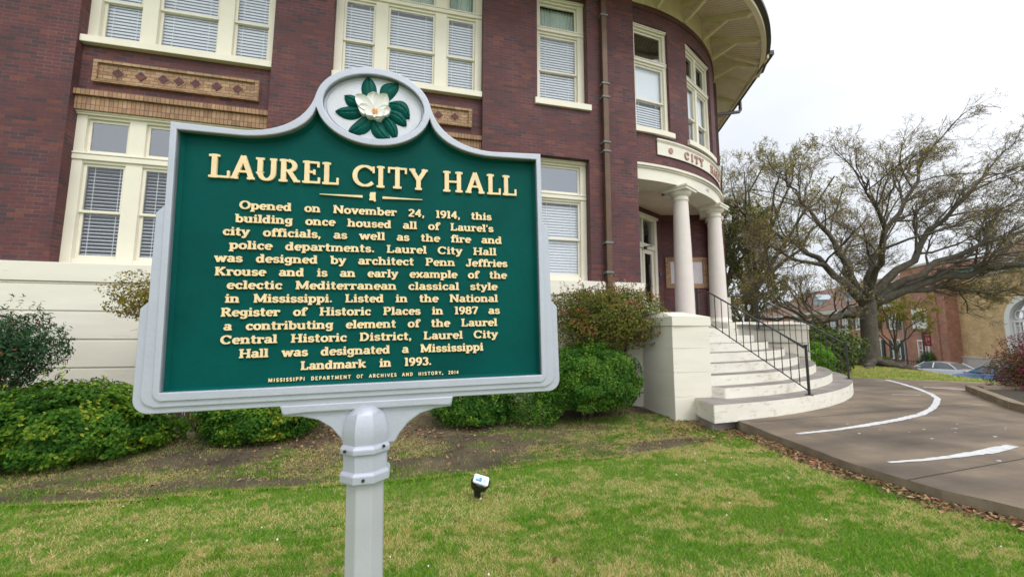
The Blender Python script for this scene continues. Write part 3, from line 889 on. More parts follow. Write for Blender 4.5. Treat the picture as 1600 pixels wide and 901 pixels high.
# --- entablature over the porch, name panel
e = HM(); e.M = MX
e.arc((0, 0), 4.62, RT+0.03, A0-0.3, A1+0.3, 5.18, 5.46, 60)
e.arc((0, 0), 4.9, RT+0.06, A0-0.3, A1+0.3, 5.46, 5.50, 60)
e.arc((0, 0), 4.9, RT+0.10, A0-0.3, A1+0.3, 5.50, 5.56, 60)
ent = e.build('entablature', M['white_plinth'], hall, smooth=True, bevel=0.006)
e = HM(); e.M = MX
e.arc((0, 0), 5.2, RT+0.035, -21.5, 21.5, 5.85, 6.17, 48)
e.arc((0, 0), 5.2, RT+0.05, -21.5, 21.5, 6.17, 6.20, 48)
e.arc((0, 0), 5.2, RT+0.07, -21.7, 21.7, 6.20, 6.235, 48)
npan = e.build('name_panel', M['white_plinth'], hall, smooth=True)

# ------------------------------------------------------------------ raised lettering (a slab-serif stroke alphabet of our own)
def A_(cx, cy, rx, ry, a0, a1, n=None):
    n = n or max(6, int(abs(a1-a0)/16))
    return [(cx+rx*cos(radians(a0+(a1-a0)*k/n)), cy+ry*sin(radians(a0+(a1-a0)*k/n))) for k in range(n+1)]
def S_(x, y, l=0.15, r=0.15): return ('s', [(x-l, y), (x+r, y)])
def T_(x, y, h): return ('s', [(x, y), (x, y+h)])
def D_(x, y, r=0.10): return ('d', [(x, y), (r, r)])
LH = 0.94    # centre line of the top serif of capitals
LO = 0.055   # centre line of a foot serif
XH = 0.645   # centre line of the x-height serif
GL = {
 'a': (0.62, [A_(.27, .205, .17, .155, 0, 360), [(.46, .03), (.46, .46)], A_(.285, .46, .175, .19, 0, 150), S_(.50, LO, .05, .10)]),
 'b': (0.68, [[(.16, .02), (.16, .98)], A_(.36, .34, .20, .30, 0, 360), S_(.13, LH, .12, .04)]),
 'c': (0.57, [A_(.33, .34, .21, .30, 48, 318), D_(.47, .53, .075)]),
 'd': (0.70, [[(.50, .02), (.50, .98)], A_(.29, .34, .19, .30, 0, 360), S_(.46, LH, .12, .04), S_(.55, LO, .05, .09)]),
 'e': (0.59, [A_(.32, .34, .21, .30, 0, 312), ('s', [(.12, .36), (.53, .36)])]),
 'f': (0.45, [[(.20, .02), (.20, .76)], A_(.35, .76, .15, .19, 180, 40), ('s', [(.04, XH), (.40, XH)]), S_(.21, LO), D_(.46, .84, .06)]),
 'g': (0.66, [A_(.30, .38, .19, .26, 0, 360), [(.50, .66), (.50, -.06)], A_(.30, -.06, .20, .17, 0, -155), S_(.54, XH, .04, .09)]),
 'h': (0.74, [[(.16, .02), (.16, .98)], A_(.35, .42, .19, .22, 165, 0)+[(.54, .02)], S_(.16, LO), S_(.54, LO), S_(.13, LH, .12, .04)]),
 'i': (0.36, [[(.18, .02), (.18, .68)], S_(.18, LO), S_(.14, XH, .11, .04), D_(.17, .90, .10)]),
 'k': (0.72, [[(.16, .02), (.16, .98)], [(.20, .28), (.50, .62)], [(.28, .38), (.56, .05)], S_(.16, LO, .13, .11), S_(.57, LO, .12, .12), S_(.51, XH, .12, .12), S_(.13, LH, .12, .04)]),
 'l': (0.36, [[(.18, .02), (.18, .98)], S_(.18, LO), S_(.14, LH, .12, .04)]),
 'm': (1.04, [[(.16, .02), (.16, .68)], A_(.33, .42, .18, .22, 165, 0)+[(.51, .02)], A_(.69, .42, .18, .22, 165, 0)+[(.87, .02)], S_(.16, LO, .12, .12), S_(.51, LO, .11, .11), S_(.87, LO, .12, .12), S_(.13, XH, .12, .04)]),
 'n': (0.74, [[(.16, .02), (.16, .68)], A_(.35, .42, .19, .22, 165, 0)+[(.54, .02)], S_(.16, LO), S_(.54, LO), S_(.13, XH, .12, .04)]),
 'o': (0.64, [A_(.32, .34, .22, .30, 0, 360)]),
 'p': (0.68, [[(.16, -.26), (.16, .68)], A_(.37, .34, .20, .30, 0, 360), S_(.16, -.24), S_(.13, XH, .12, .04)]),
 'r': (0.54, [[(.17, .02), (.17, .68)], A_(.36, .42, .19, .21, 165, 50), S_(.17, LO), S_(.13, XH, .12, .04), D_(.46, .55, .075)]),
 's': (0.54, [A_(.28, .49, .15, .145, 35, 270)+A_(.27, .19, .17, .15, 90, -145)[1:], T_(.43, .49, .14), T_(.10, .06, .14)]),
 't': (0.46, [[(.20, .90), (.20, .18)]+A_(.33, .18, .13, .13, 180, 300), ('s', [(.04, XH), (.40, XH)])]),
 'u': (0.74, [[(.16, .66), (.16, .24)]+A_(.35, .24, .19, .20, 180, 345), [(.54, .02), (.54, .68)], S_(.13, XH, .12, .04), S_(.51, XH, .12, .04), S_(.59, LO, .05, .09)]),
 'v': (0.64, [[(.12, .64), (.32, .02)], [(.32, .02), (.53, .64)], S_(.12, XH, .12, .13), S_(.53, XH, .12, .10)]),
 'w': (0.94, [[(.12, .64), (.29, .02)], [(.29, .02), (.47, .62)], [(.47, .62), (.65, .02)], [(.65, .02), (.82, .64)], S_(.12, XH, .12, .12), S_(.82, XH, .12, .12)]),
 'x': (0.66, [[(.13, .62), (.53, .05)], [(.53, .62), (.13, .05)], S_(.13, XH, .11, .11), S_(.53, XH, .11, .11), S_(.13, LO, .11, .11), S_(.53, LO, .11, .11)]),
 'y': (0.64, [[(.12, .64), (.32, .06)], [(.53, .64), (.26, -.18), (.14, -.24)], S_(.12, XH, .12, .12), S_(.53, XH, .12, .10), D_(.13, -.20, .07)]),
 'A': (0.84, [[(.10, .04), (.42, .98)], [(.42, .98), (.74, .04)], ('s', [(.22, .33), (.62, .33)]), S_(.11, LO, .12, .13), S_(.73, LO, .14, .12)]),
 'C': (0.82, [A_(.42, .5, .33, .445, 42, 318), T_(.70, .66, .28)]),
 'D': (0.86, [[(.20, .02), (.20, .98)], [(.06, LH), (.38, LH)]+A_(.38, .5, .33, .44, 90, -90)+[(.06, LO)]]),
 'E': (0.72, [[(.20, .02), (.20, .98)], ('s', [(.06, LH), (.62, LH)]), ('s', [(.20, .51), (.46, .51)]), ('s', [(.06, LO), (.65, LO)]), T_(.60, .74, .22), T_(.46, .41, .20), T_(.63, .03, .24)]),
 'F': (0.70, [[(.20, .02), (.20, .98)], ('s', [(.06, LH), (.62, LH)]), ('s', [(.20, .51), (.46, .51)]), S_(.20, LO), T_(.60, .74, .22)]),
 'H': (0.94, [[(.20, .02), (.20, .98)], [(.74, .02), (.74, .98)], ('s', [(.20, .50), (.74, .50)]), S_(.20, LO), S_(.20, LH), S_(.74, LO), S_(.74, LH)]),
 'I': (0.42, [[(.21, .02), (.21, .98)], S_(.21, LO), S_(.21, LH)]),
 'J': (0.58, [[(.38, .96), (.38, .22)]+A_(.22, .22, .16, .19, 0, -160), S_(.38, LH), D_(.09, .18, .08)]),
 'K': (0.90, [[(.20, .02), (.20, .98)], [(.24, .42), (.66, .92)], [(.36, .54), (.70, .05)], S_(.20, LO), S_(.20, LH), S_(.67, LH, .13, .13), S_(.71, LO, .14, .13)]),
 'L': (0.72, [[(.20, .02), (.20, .98)], S_(.20, LH), ('s', [(.06, LO), (.64, LO)]), T_(.62, .03, .28)]),
 'M': (1.08, [[(.18, .02), (.18, .98)], [(.90, .02), (.90, .98)], [(.18, .98), (.54, .12)], [(.54, .12), (.90, .98)], S_(.18, LO, .13, .13), S_(.90, LO, .14, .13), S_(.13, LH, .09, .04), S_(.95, LH, .04, .09)]),
 'N': (0.94, [[(.18, .02), (.18, .98)], [(.76, .02), (.76, .98)], [(.18, .98), (.76, .04)], S_(.18, LO, .13, .13), S_(.14, LH, .10, .04), S_(.76, LH, .13, .13)]),
 'O': (0.88, [A_(.44, .5, .34, .445, 0, 360, 28)]),
 'P': (0.74, [[(.20, .02), (.20, .98)], [(.06, LH), (.40, LH)]+A_(.40, .71, .23, .23, 90, -90)+[(.20, .48)], S_(.20, LO)]),
 'R': (0.84, [[(.20, .02), (.20, .98)], [(.06, LH), (.40, LH)]+A_(.40, .72, .22, .22, 90, -90)+[(.20, .50)], [(.42, .48), (.68, .06)], S_(.20, LO), S_(.72, LO, .12, .11)]),
 'S': (0.66, [A_(.34, .71, .21, .225, 30, 270)+A_(.33, .28, .23, .22, 90, -150)[1:], T_(.55, .70, .24), T_(.10, .06, .24)]),
 'T': (0.82, [[(.41, .02), (.41, .98)], ('s', [(.06, LH), (.76, LH)]), T_(.09, .72, .24), T_(.73, .72, .24), S_(.41, LO)]),
 'U': (0.88, [[(.20, .96), (.20, .36)]+A_(.45, .36, .25, .31, 180, 360)+[(.70, .96)], S_(.20, LH), S_(.70, LH, .13, .12)]),
 'V': (0.82, [[(.10, .96), (.41, .03)], [(.41, .03), (.72, .96)], S_(.11, LH), S_(.71, LH)]),
 'Y': (0.84, [[(.11, .95), (.42, .46)], [(.73, .95), (.42, .46)], [(.42, .02), (.42, .48)], S_(.42, LO), S_(.12, LH, .12, .14), S_(.72, LH, .14, .12)]),
 '0': (0.66, [A_(.33, .5, .22, .45, 0, 360)]),
 '1': (0.42, [[(.22, .02), (.22, .98)], S_(.22, LO), S_(.16, LH, .12, .05)]),
 '2': (0.64, [A_(.31, .71, .20, .23, 160, -30)+[(.12, .07)], ('s', [(.08, LO), (.57, LO)])]),
 '3': (0.62, [A_(.28, .73, .19, .20, 150, -80), A_(.28, .29, .22, .24, 85, -150)]),
 '4': (0.66, [[(.43, .02), (.43, .96)], [(.43, .96), (.07, .30)], ('s', [(.06, .29), (.60, .29)])]),
 '7': (0.60, [('s', [(.08, LH), (.54, LH)]), [(.53, .94), (.24, .02)], T_(.09, .74, .22)]),
 '8': (0.64, [A_(.32, .72, .18, .215, 0, 360), A_(.32, .27, .215, .23, 0, 360)]),
 '9': (0.64, [A_(.32, .68, .20, .26, 0, 360), [(.52, .68), (.50, .36), (.34, .08), (.18, .05)]]),
 ',': (0.28, [D_(.13, .09, .10), ('s', [(.17, .06), (.08, -.16)])]),
 '.': (0.28, [D_(.14, .10, .11)]),
 "'": (0.24, [('s', [(.12, .96), (.10, .70)])]),
}

def ribbon(mb, pts, widths, z0, z1, flare=1.12):
    """raised stroke, local x-z plane, front towards -y; z0 back depth, z1 front depth (positive towards viewer)"""
    P = [Vector((p[0], p[1])) for p in pts]
    closed = (P[0]-P[-1]).length < 1e-6
    if closed: P = P[:-1]; widths = widths[:-1]
    n = len(P)
    Lf, Rf, Lb, Rb = [], [], [], []
    for i in range(n):
        if closed: a, b = P[i-1], P[(i+1) % n]
        else: a, b = P[max(i-1, 0)], P[min(i+1, n-1)]
        d = (b-a).normalized()
        nn = Vector((-d.y, d.x))
        mit = 1.0
        if closed or 0 < i < n-1:
            d1 = (P[i]-(P[i-1] if closed or i else P[i])).normalized()
            c = max(0.6, abs(d1.dot(d)))
            mit = 1/c
        h = widths[i]/2*mit
        q = P[i]
        if not closed:
            if i == 0: q = q-d*widths[i]*0.12
            if i == n-1: q = q+d*widths[i]*0.12
        Lf.append((q.x+nn.x*h, -z1, q.y+nn.y*h)); Rf.append((q.x-nn.x*h, -z1, q.y-nn.y*h))
        h *= flare
        Lb.append((q.x+nn.x*h, -z0, q.y+nn.y*h)); Rb.append((q.x-nn.x*h, -z0, q.y-nn.y*h))
    v = Lf+Rf+Lb+Rb
    fs = []
    m = n if closed else n-1
    for i in range(m):
        j = (i+1) % n
        fs += [(i, j, n+j, n+i), (2*n+i, 2*n+j, j, i), (n+i, n+j, 3*n+j, 3*n+i)]
    if not closed:
        fs += [(0, n, 3*n, 2*n), (n-1, 2*n-1, 4*n-1, 3*n-1)]
    mb.add(v, fs)

def glyph(mb, ch, x, z, h, kx, T, t, depth, sans=False, cnt=[0]):
    """T heavy stroke, t hairline (metres)"""
    adv, parts = GL[ch]
    for p in parts:
        kind, pts = 'n', p
        if isinstance(p, tuple): kind, pts = p
        cnt[0] += 1
        dz = depth*(1+0.012*(cnt[0] % 17))
        if kind == 'd':
            (cx, cy), (rx, ry) = pts
            if ch in '.,i' or not sans:
                r = max(ry*h, t*0.75)
                n = 12
                v = [(x+cx*kx*h+r*1.08*cos(2*pi*k/n), -dz, z+cy*h+r*sin(2*pi*k/n)) for k in range(n)]
                v += [(a+(a-(x+cx*kx*h))*0.12, 0, c+(c-(z+cy*h))*0.12) for a, b, c in v]
                mb.add(v, [tuple(range(n))]+[(k, k+n, (k+1) % n+n, (k+1) % n) for k in range(n)])
            continue
        Q = [(x+a*kx*h, z+b*h) for a, b in pts]
        if kind == 's':
            horiz = abs(pts[0][1]-pts[1][1]) < 1e-6
            if sans and horiz and abs(pts[0][0]-pts[1][0]) < 0.34 and ch not in 'E': continue
            if sans and not horiz and ch in 'CEFLTS2': continue
            W = [t if not sans else T*0.9]*2
        else:
            W = []
            for i in range(len(Q)):
                a, b = Q[max(i-1, 0)], Q[min(i+1, len(Q)-1)]
                if Q[0] == Q[-1] and i in (0, len(Q)-1): a, b = Q[-2], Q[1]
                l = hypot(b[0]-a[0], b[1]-a[1]) or 1
                W.append(t+(T-t)*abs(b[1]-a[1])/l)
        ribbon(mb, Q, W, 0, dz)
    return adv*kx*h

def text_line(mb, s, x0, x1, z, h, gap, T, t, depth, sans=False, track=0.0, kx=None):
    words = s.split(' ')
    tot = sum(GL[c][0]*h for w_ in words for c in w_)
    nch = sum(len(w_) for w_ in words)
    if kx is None: kx = (x1-x0-gap*(len(words)-1)-track*nch)/tot
    x = x0
    for wd in words:
        for ch in wd: x += glyph(mb, ch, x, z, h, kx, T, t, depth, sans)+track
        x += gap

# letters of the name panel bent round the corner
def bend(mb, r, z0):
    out = []
    for x, y, z in mb.v:
        a = x/r
        rr2 = r-y
        out.append((rr2*sin(a), -rr2*cos(a), z+z0))
    mb.v = [tuple(MX @ Vector(p)) for p in out]
lm = HM()
rn = RT+0.036
x = -0.98
for wd, xs_ in (('CITY', (-1.06, -0.79, -0.645, -0.40)), ('HALL', (0.26, 0.53, 0.80, 1.04))):
    for ch, xx in zip(wd, xs_): glyph(lm, ch, xx, -0.016, 0.185, 1.2 if ch != 'I' else 0.95, 0.046, 0.038, 0.022)
for sx in (-1.55, 1.55):
    n = 20
    v = [(sx+0.068*cos(2*pi*k/n), -0.02, 0.078+0.072*sin(2*pi*k/n)) for k in range(n)]
    v += [(a, 0, c) for a, b, c in v]
    lm.add(v, [tuple(range(n))]+[(k, k+n, (k+1) % n+n, (k+1) % n) for k in range(n)])
bend(lm, rn, 5.925)
lm.build('name_lettering', M['terracotta'], npan)
lm = HM()
text_line(lm, '401', -0.11, 0.11, 0, 0.085, 0.02, 0.014, 0.009, 0.008)
bend(lm, RT+0.031, 5.30)
lm.build('number_lettering', M['plaque_stone'], ent)

# ------------------------------------------------------------------ porch
FLOOR = 1.754
p = HM(); p.M = MX
p.prism([(-2.46, -4.42), (-1.2, -3.25), (1.2, -3.25), (2.46, -4.42), (2.2, -4.62), (0, -4.9), (-2.2, -4.62)], 5.33, 5.42)
p.build('porch_ceiling', M['soffit'], hall)
p = HM(); p.M = MX
def wall2(mb, a, b, th, z0, z1, u0=0.0):
    a, b = Vector(a), Vector(b)
    d = (b-a).normalized(); n = Vector((-d.y, d.x))*th
    L = (b-a).length
    v = [(a.x, a.y, z0), (b.x, b.y, z0), (b.x+n.x, b.y+n.y, z0), (a.x+n.x, a.y+n.y, z0), (a.x, a.y, z1), (b.x, b.y, z1), (b.x+n.x, b.y+n.y, z1), (a.x+n.x, a.y+n.y, z1)]
    mb.add(v, [(0, 1, 5, 4), (2, 3, 7, 6), (3, 0, 4, 7), (1, 2, 6, 5), (4, 5, 6, 7)],
           [[(u0, z0), (u0+L, z0), (u0+L, z1), (u0, z1)]]*2+[[(0, z0), (th, z0), (th, z1), (0, z1)]]*2+[[(0, 0), (L, 0), (L, th), (0, th)]])
wall2(p, (-2.60, -4.62), (-1.2, -3.3), 0.25, FLOOR-0.3, 5.34)
wall2(p, (-1.2, -3.3), (-0.80, -3.3), 0.25, FLOOR-0.3, 5.34)
wall2(p, (0.80, -3.3), (1.2, -3.3), 0.25, FLOOR-0.3, 5.34)
wall2(p, (-0.80, -3.3), (0.80, -3.3), 0.25, 5.12, 5.34)
wall2(p, (1.2, -3.3), (2.60, -4.62), 0.25, FLOOR-0.3, 5.34)
p.build('porch_wall', M['brick'], hall)
p = HM(); p.M = MX
p.box(-2.35, 2.35, -4.5, -3.0, 1.4, FLOOR-0.006)
p.arc((0, 0), 4.3, 5.2, -30, 30, 1.4, FLOOR-0.008, 30)
p.build('porch_floor', M['step_grey'], hall)
# pilasters at both ends of the opening
for s in (-1, 1):
    p = HM(); p.M = MX @ Matrix.Rotation(radians(s*26.9), 4, 'Z')
    yo = 0.55 if s < 0 else 0.0
    p.M = p.M @ Matrix.Translation((0, yo, 0))
    p.box(-0.19, 0.19, -5.18, -4.86, FLOOR-0.01, 4.86)
    pl = p.build('pilaster', M['brick'], hall)
    p = HM(); p.M = MX @ Matrix.Rotation(radians(s*26.9), 4, 'Z')
    p.M = p.M @ Matrix.Translation((0, yo, 0))
    p.box(-0.20, 0.20, -5.19, -4.85, 4.86, 4.92)
    p.box(-0.23, 0.23, -5.22, -4.82, 4.92, 5.05)
    p.box(-0.27, 0.27, -5.26, -4.78, 5.05, 5.175)
    p.build('capital', M['cream'], pl, bevel=0.02)
# columns
def column(l):
    cx, cy = l, -4.96
    b = HM(); b.M = MX
    prof = []
    for k in range(25):
        tt = k/24
        prof.append((0.222-0.05*tt**1.6, FLOOR+0.30+(4.83-FLOOR-0.30)*tt))
    b.lathe(prof, 40, center=(cx, cy))
    c = b.build('column', M['column'], hall, smooth=True)
    b = HM(); b.M = MX
    b.lathe([(0.178, 4.832), (0.178, 4.855), (0.195, 4.86), (0.195, 4.875), (0.180, 4.88), (0.180, 4.96), (0.205, 4.97), (0.25, 5.03), (0.265, 5.07)], 40, center=(cx, cy))
    b.box(cx-0.285, cx+0.285, cy-0.285, cy+0.285, 5.072, 5.13)
    b.box(cx-0.305, cx+0.305, cy-0.305, cy+0.305, 5.132, 5.178)
    b.build('capital', M['white_plinth'], c, smooth=True)
    b = HM(); b.M = MX
    b.lathe([(0.30, FLOOR+0.16), (0.315, FLOOR+0.19), (0.30, FLOOR+0.235), (0.255, FLOOR+0.25), (0.245, FLOOR+0.28), (0.226, FLOOR+0.298)], 40, center=(cx, cy))
    b.box(cx-0.32, cx+0.32, cy-0.32, cy+0.32, FLOOR-0.005, FLOOR+0.158)
    b.build('base', M['white_plinth'], c, smooth=True)
column(-1.05); column(1.02)
# door
d = HM(); d.M = MX @ Matrix.Translation((0, -3.3, 0))
d.box(-0.80, -0.66, -0.05, 0.12, FLOOR, 5.12); d.box(0.66, 0.80, -0.05, 0.12, FLOOR, 5.12)
d.box(-0.66, 0.66, -0.05, 0.12, 5.0, 5.12); d.box(-0.84, 0.84, -0.09, 0.10, 5.06, 5.13)
d.box(-0.66, 0.66, -0.04, 0.12, 4.10, 4.26)
d.box(-0.035, 0.035, -0.03, 0.12, 4.26, 5.0)
dr = d.build('door_frame', M['cream'], hall, bevel=0.006)
for s in (-1, 1):
    d = HM(); d.M = MX @ Matrix.Translation((0, -3.3, 0))
    xa, xb = (0.012, 0.655) if s > 0 else (-0.655, -0.012)
    d.box(xa, xa+0.12, 0.0, 0.05, FLOOR+0.01, 4.09); d.box(xb-0.12, xb, 0.0, 0.05, FLOOR+0.01, 4.09)
    d.box(xa+0.12, xb-0.12, 0.002, 0.048, FLOOR+0.012, FLOOR+0.12); d.box(xa+0.12, xb-0.12, 0.012, 0.04, FLOOR+0.12, FLOOR+0.60)
    d.box(xa+0.12, xb-0.12, 0.002, 0.048, FLOOR+0.60, FLOOR+0.72); d.box(xa+0.10, xb-0.10, -0.02, 0.048, FLOOR+0.72, FLOOR+0.75)
    d.box(xa+0.12, xb-0.12, 0.002, 0.048, 3.97, 4.09)
    dd = d.build('door', M['cream'], hall, bevel=0.005)
    g = HM(); g.M = d.M.copy(); g.M = MX @ Matrix.Translation((0, -3.3, 0))
    g.box(xa+0.12, xb-0.12, 0.02, 0.026, FLOOR+0.75, 3.97)
    g.build('door_pane', M['glass_dark'], dd)
    g = HM(); g.M = MX @ Matrix.Translation((0, -3.3, 0))
    xx = xa+0.06 if s > 0 else xb-0.06
    g.box(xx-0.018, xx+0.018, -0.012, -0.002, 2.70, 2.98); g.tube([(xx, -0.015, 2.74), (xx, -0.06, 2.77), (xx, -0.06, 2.91), (xx, -0.015, 2.94)], 0.012)
    g.build('handle', M['iron'], dd)
    g = HM(); g.M = MX @ Matrix.Translation((0, -3.3, 0))
    xa2, xb2 = (0.035, 0.66) if s > 0 else (-0.66, -0.035)
    g.box(xa2, xb2, 0.05, 0.055, 4.26, 5.0)
    g.build('transom_pane', M['glass_dark'], dr)
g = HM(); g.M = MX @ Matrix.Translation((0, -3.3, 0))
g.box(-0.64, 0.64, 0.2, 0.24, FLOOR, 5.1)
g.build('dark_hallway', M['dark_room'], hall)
g = HM(); g.M = MX @ Matrix.Translation((0, -3.3, 0))
g.box(0.0, 0.10, -0.10, -0.05, 4.06, 4.14); g.tube([(0.05, -0.07, 4.13), (0.14, -0.22, 4.16), (0.45, -0.08, 4.20)], 0.012)
g.build('door_closer', M['iron'], dr)
# stone tablet with tan brick surround on the right-hand wall
dv = Vector((1.4, -1.32, 0)).normalized()
MT = MX @ Matrix.Translation((1.2, -3.3, 0)) @ Matrix.Rotation(atan2(dv.y, dv.x), 4, 'Z')
g = HM(); g.M = MT
g.box(0.08, 0.23, -0.03, 0.05, 3.02, 3.98); g.box(1.22, 1.37, -0.03, 0.05, 3.02, 3.98)
g.box(0.23, 1.22, -0.03, 0.05, 3.85, 3.98); g.box(0.23, 1.22, -0.03, 0.05, 3.02, 3.15)
tb = g.build('tablet_surround', M['tan_brick'], hall)
g = HM(); g.M = MT
g.box(0.232, 1.218, -0.012, 0.05, 3.152, 3.848)
g.build('stone_tablet', M['plaque_stone'], tb, bevel=0.004)
g = HM(); g.M = MX
g.box(0.94, 1.08, -3.33, -3.29, 3.36, 3.52)
g.build('wall_plate', M['blue_plate'], hall, bevel=0.004)
g = HM(); g.M = MX
g.lathe([(0.10, 5.20), (0.15, 5.21), (0.16, 5.24), (0.14, 5.25)], 24, center=(-0.63, -4.46))
lp = g.build('porch_lamp_glass', M['white_plastic'], hall, smooth=True)
g = HM(); g.M = MX
g.lathe([(0.165, 5.238), (0.17, 5.25), (0.17, 5.335)], 24, center=(-0.63, -4.46))
g.build('lamp_body', M['iron'], lp, smooth=True)

# ------------------------------------------------------------------ steps and cheek walls
apex = [7.74, 7.39, 7.08, 6.74, 6.43, 6.06, 5.72, 5.36]
rad = [10.2, 8.9, 9.1, 9.0, 8.9, 8.6, 8.3, 7.5]
steps = None
for k in range(8):
    zt = 0.55+0.172*k
    half = 4.30 if k == 0 else 3.50
    R = rad[k]; cy = apex[k]-R
    am = math.asin(half/R)
    ar = math.asin(4.95/R) if k == 0 else am
    pts = [(R*sin(-am+(am+ar)*i/64), -(cy+R*cos(-am+(am+ar)*i/64))) for i in range(65)]
    back = -(4.4 if k else 6.05)
    poly = pts+([(half, back), (-half, back)] if k else [(4.2, -6.10), (3.3, -6.0), (-3.3, -6.0), (-3.93, -6.40)])
    b = HM(); b.M = MX
    zb = 0.285 if k == 0 else zt-0.30
    b.prism(poly, zb, zt, 0, 1)
    b.build('step', [M['step_white'], M['step_grey']], hall, bevel=0.022, seg=3)
for s in (-1, 1):
    def sp(l, q): return (s*l, -q)
    b = HM(); b.M = MX
    P = lambda o: [sp(4.05+o*0.9, 6.07+o*0.6), sp(3.50-o*0.8, 6.46+o*0.8), sp(3.50-o*0.8, 4.30), sp(2.75, 4.25), sp(2.85+o, 4.55), sp(3.40+o, 5.02)]
    for za, zb, o in ((-0.1, 0.555, 0.006), (0.57, 0.955, 0.0), (0.97, 1.355, 0.0), (1.37, 1.745, 0.0)):
        b.prism(P(o), za, zb)
    b.prism(P(-0.012), -0.05, 1.76)
    ch = b.build('cheek_wall', M['white_plinth'], hall, bevel=0.007)
    b = HM(); b.M = MX
    q = P(0.035)
    n = len(q)
    cx, cy = s*3.62, -5.3
    inner = [(cx+(x-cx)*0.42, cy+(y-cy)*0.62) for x, y in q]
    b.prism(q, 1.748, 1.90)
    b.add([(x, y, 1.9005) for x, y in q]+[(x, y, 1.995) for x, y in inner], [(i, (i+1) % n, (i+1) % n+n, i+n) for i in range(n)]+[tuple(range(n, 2*n))])
    b.build('wall_cap', M['white_plinth'], ch, bevel=0.008)
b = HM(); b.M = MX
b.prism([(-4.24, -6.73), (-3.88, -6.38), (-3.4, -6.5), (-3.35, -7.05)], -0.1, 0.288)
b.build('rough_footing', M['step_grey'], hall, bevel=0.05, seg=3)

# ------------------------------------------------------------------ handrails
def handrail(s, label):
    base = MX @ Vector((s*1.95, -7.5, 0.55))
    r = thing('iron_handrail', label, 'handrail', base, TH, 'handrails of the entrance steps')
    MI = Matrix.Translation((-s*1.95, 7.5, -0.55))
    def mk(): m = MB(); m.M = MI; return m
    X = s*1.95
    z_t0, z_t1 = 1.37, 2.49
    s0, s1, s2 = 7.5, 5.86, 5.64
    def top(q): return z_t0+(z_t1-z_t0)*(s0-q)/(s0-s1) if q > s1 else z_t1
    def low(q):
        return 0.62+(1.80-0.62)*(s0-q)/(s0-s1) if q > s1 else 1.83
    m = mk()
    m.box(X-0.02, X+0.02, -s0-0.02, -s0+0.02, 0.552, 1.40); m.box(X-0.028, X+0.028, -s0-0.028, -s0+0.028, 1.40, 1.425)
    po = m.build('post', M['iron'], r, bevel=0.004)
    m = mk(); m.box(X-0.06, X+0.06, -s0-0.06, -s0+0.06, 0.551, 0.563); m.build('foot_plate', M['iron'], po, bevel=0.003)
    m = mk()
    m.box(X-0.02, X+0.02, -s2-0.02, -s2+0.02, FLOOR, 2.55); m.box(X-0.026, X+0.026, -s2-0.026, -s2+0.026, 2.55, 2.575)
    m.build('post', M['iron'], r, bevel=0.004)
    m = mk()
    m.tube([(X, -s0, z_t0), (X, -s1, z_t1), (X, -s2, z_t1)], 0.016, 8)
    m.build('top_rail', M['iron'], r)
    m = mk()
    m.tube([(X, -s0, low(s0)), (X, -s1, low(s1)), (X, -s2, 1.83)], 0.011, 6)
    m.build('bottom_rail', M['iron'], r)
    n = 13
    for k in range(1, n):
        q = s0+(s1-s0)*k/n
        m = mk(); m.box(X-0.0065, X+0.0065, -q-0.0065, -q+0.0065, low(q), top(q)); m.build('baluster', M['iron'], r)
    for q in (s1, (s1+s2)/2):
        m = mk(); m.box(X-0.0065, X+0.0065, -q-0.0065, -q+0.0065, low(q), top(q)); m.build('baluster', M['iron'], r)
handrail(-1, 'black iron handrail down the white steps, nearer one with its foot post in front')
handrail(1, 'black iron handrail on the far side of the white steps beside green bushes')

# ------------------------------------------------------------------ eaves, roof, rain pipes
e = HM(); e.M = MX
AE = 25.0
e.arc((0, 0), RT-0.02, RT+0.02, A0, A1, 9.662, 10.33, 40)
for a in np.linspace(A0, A1, 12):
    e.M = MX @ Matrix.Rotation(radians(a), 4, 'Z'); e.box(-0.02, 0.02, -RT-0.032, -RT, 9.665, 10.3)
e.build('eave_frieze', M['soffit'], hall)
RE = 6.55
e = HM(); e.M = MX
e.arc((0, 0), RT-0.05, RE, -34, 29.5, 10.34, 10.37, 48, z0o=9.80, z1o=9.83)
sf = e.build('soffit', M['soffit'], hall)
e = HM()
ng = 64
for k in range(ng):
    a = -34+63.5*k/ng
    e.M = MX @ Matrix.Rotation(radians(a), 4, 'Z')
    e.add([(-0.004, -RT, 10.322), (0.004, -RT, 10.322), (0.004, -RE+0.03, 9.799), (-0.004, -RE+0.03, 9.799)], [(0, 1, 2, 3)])
e.build('board_joints', M['dark_room'], sf)
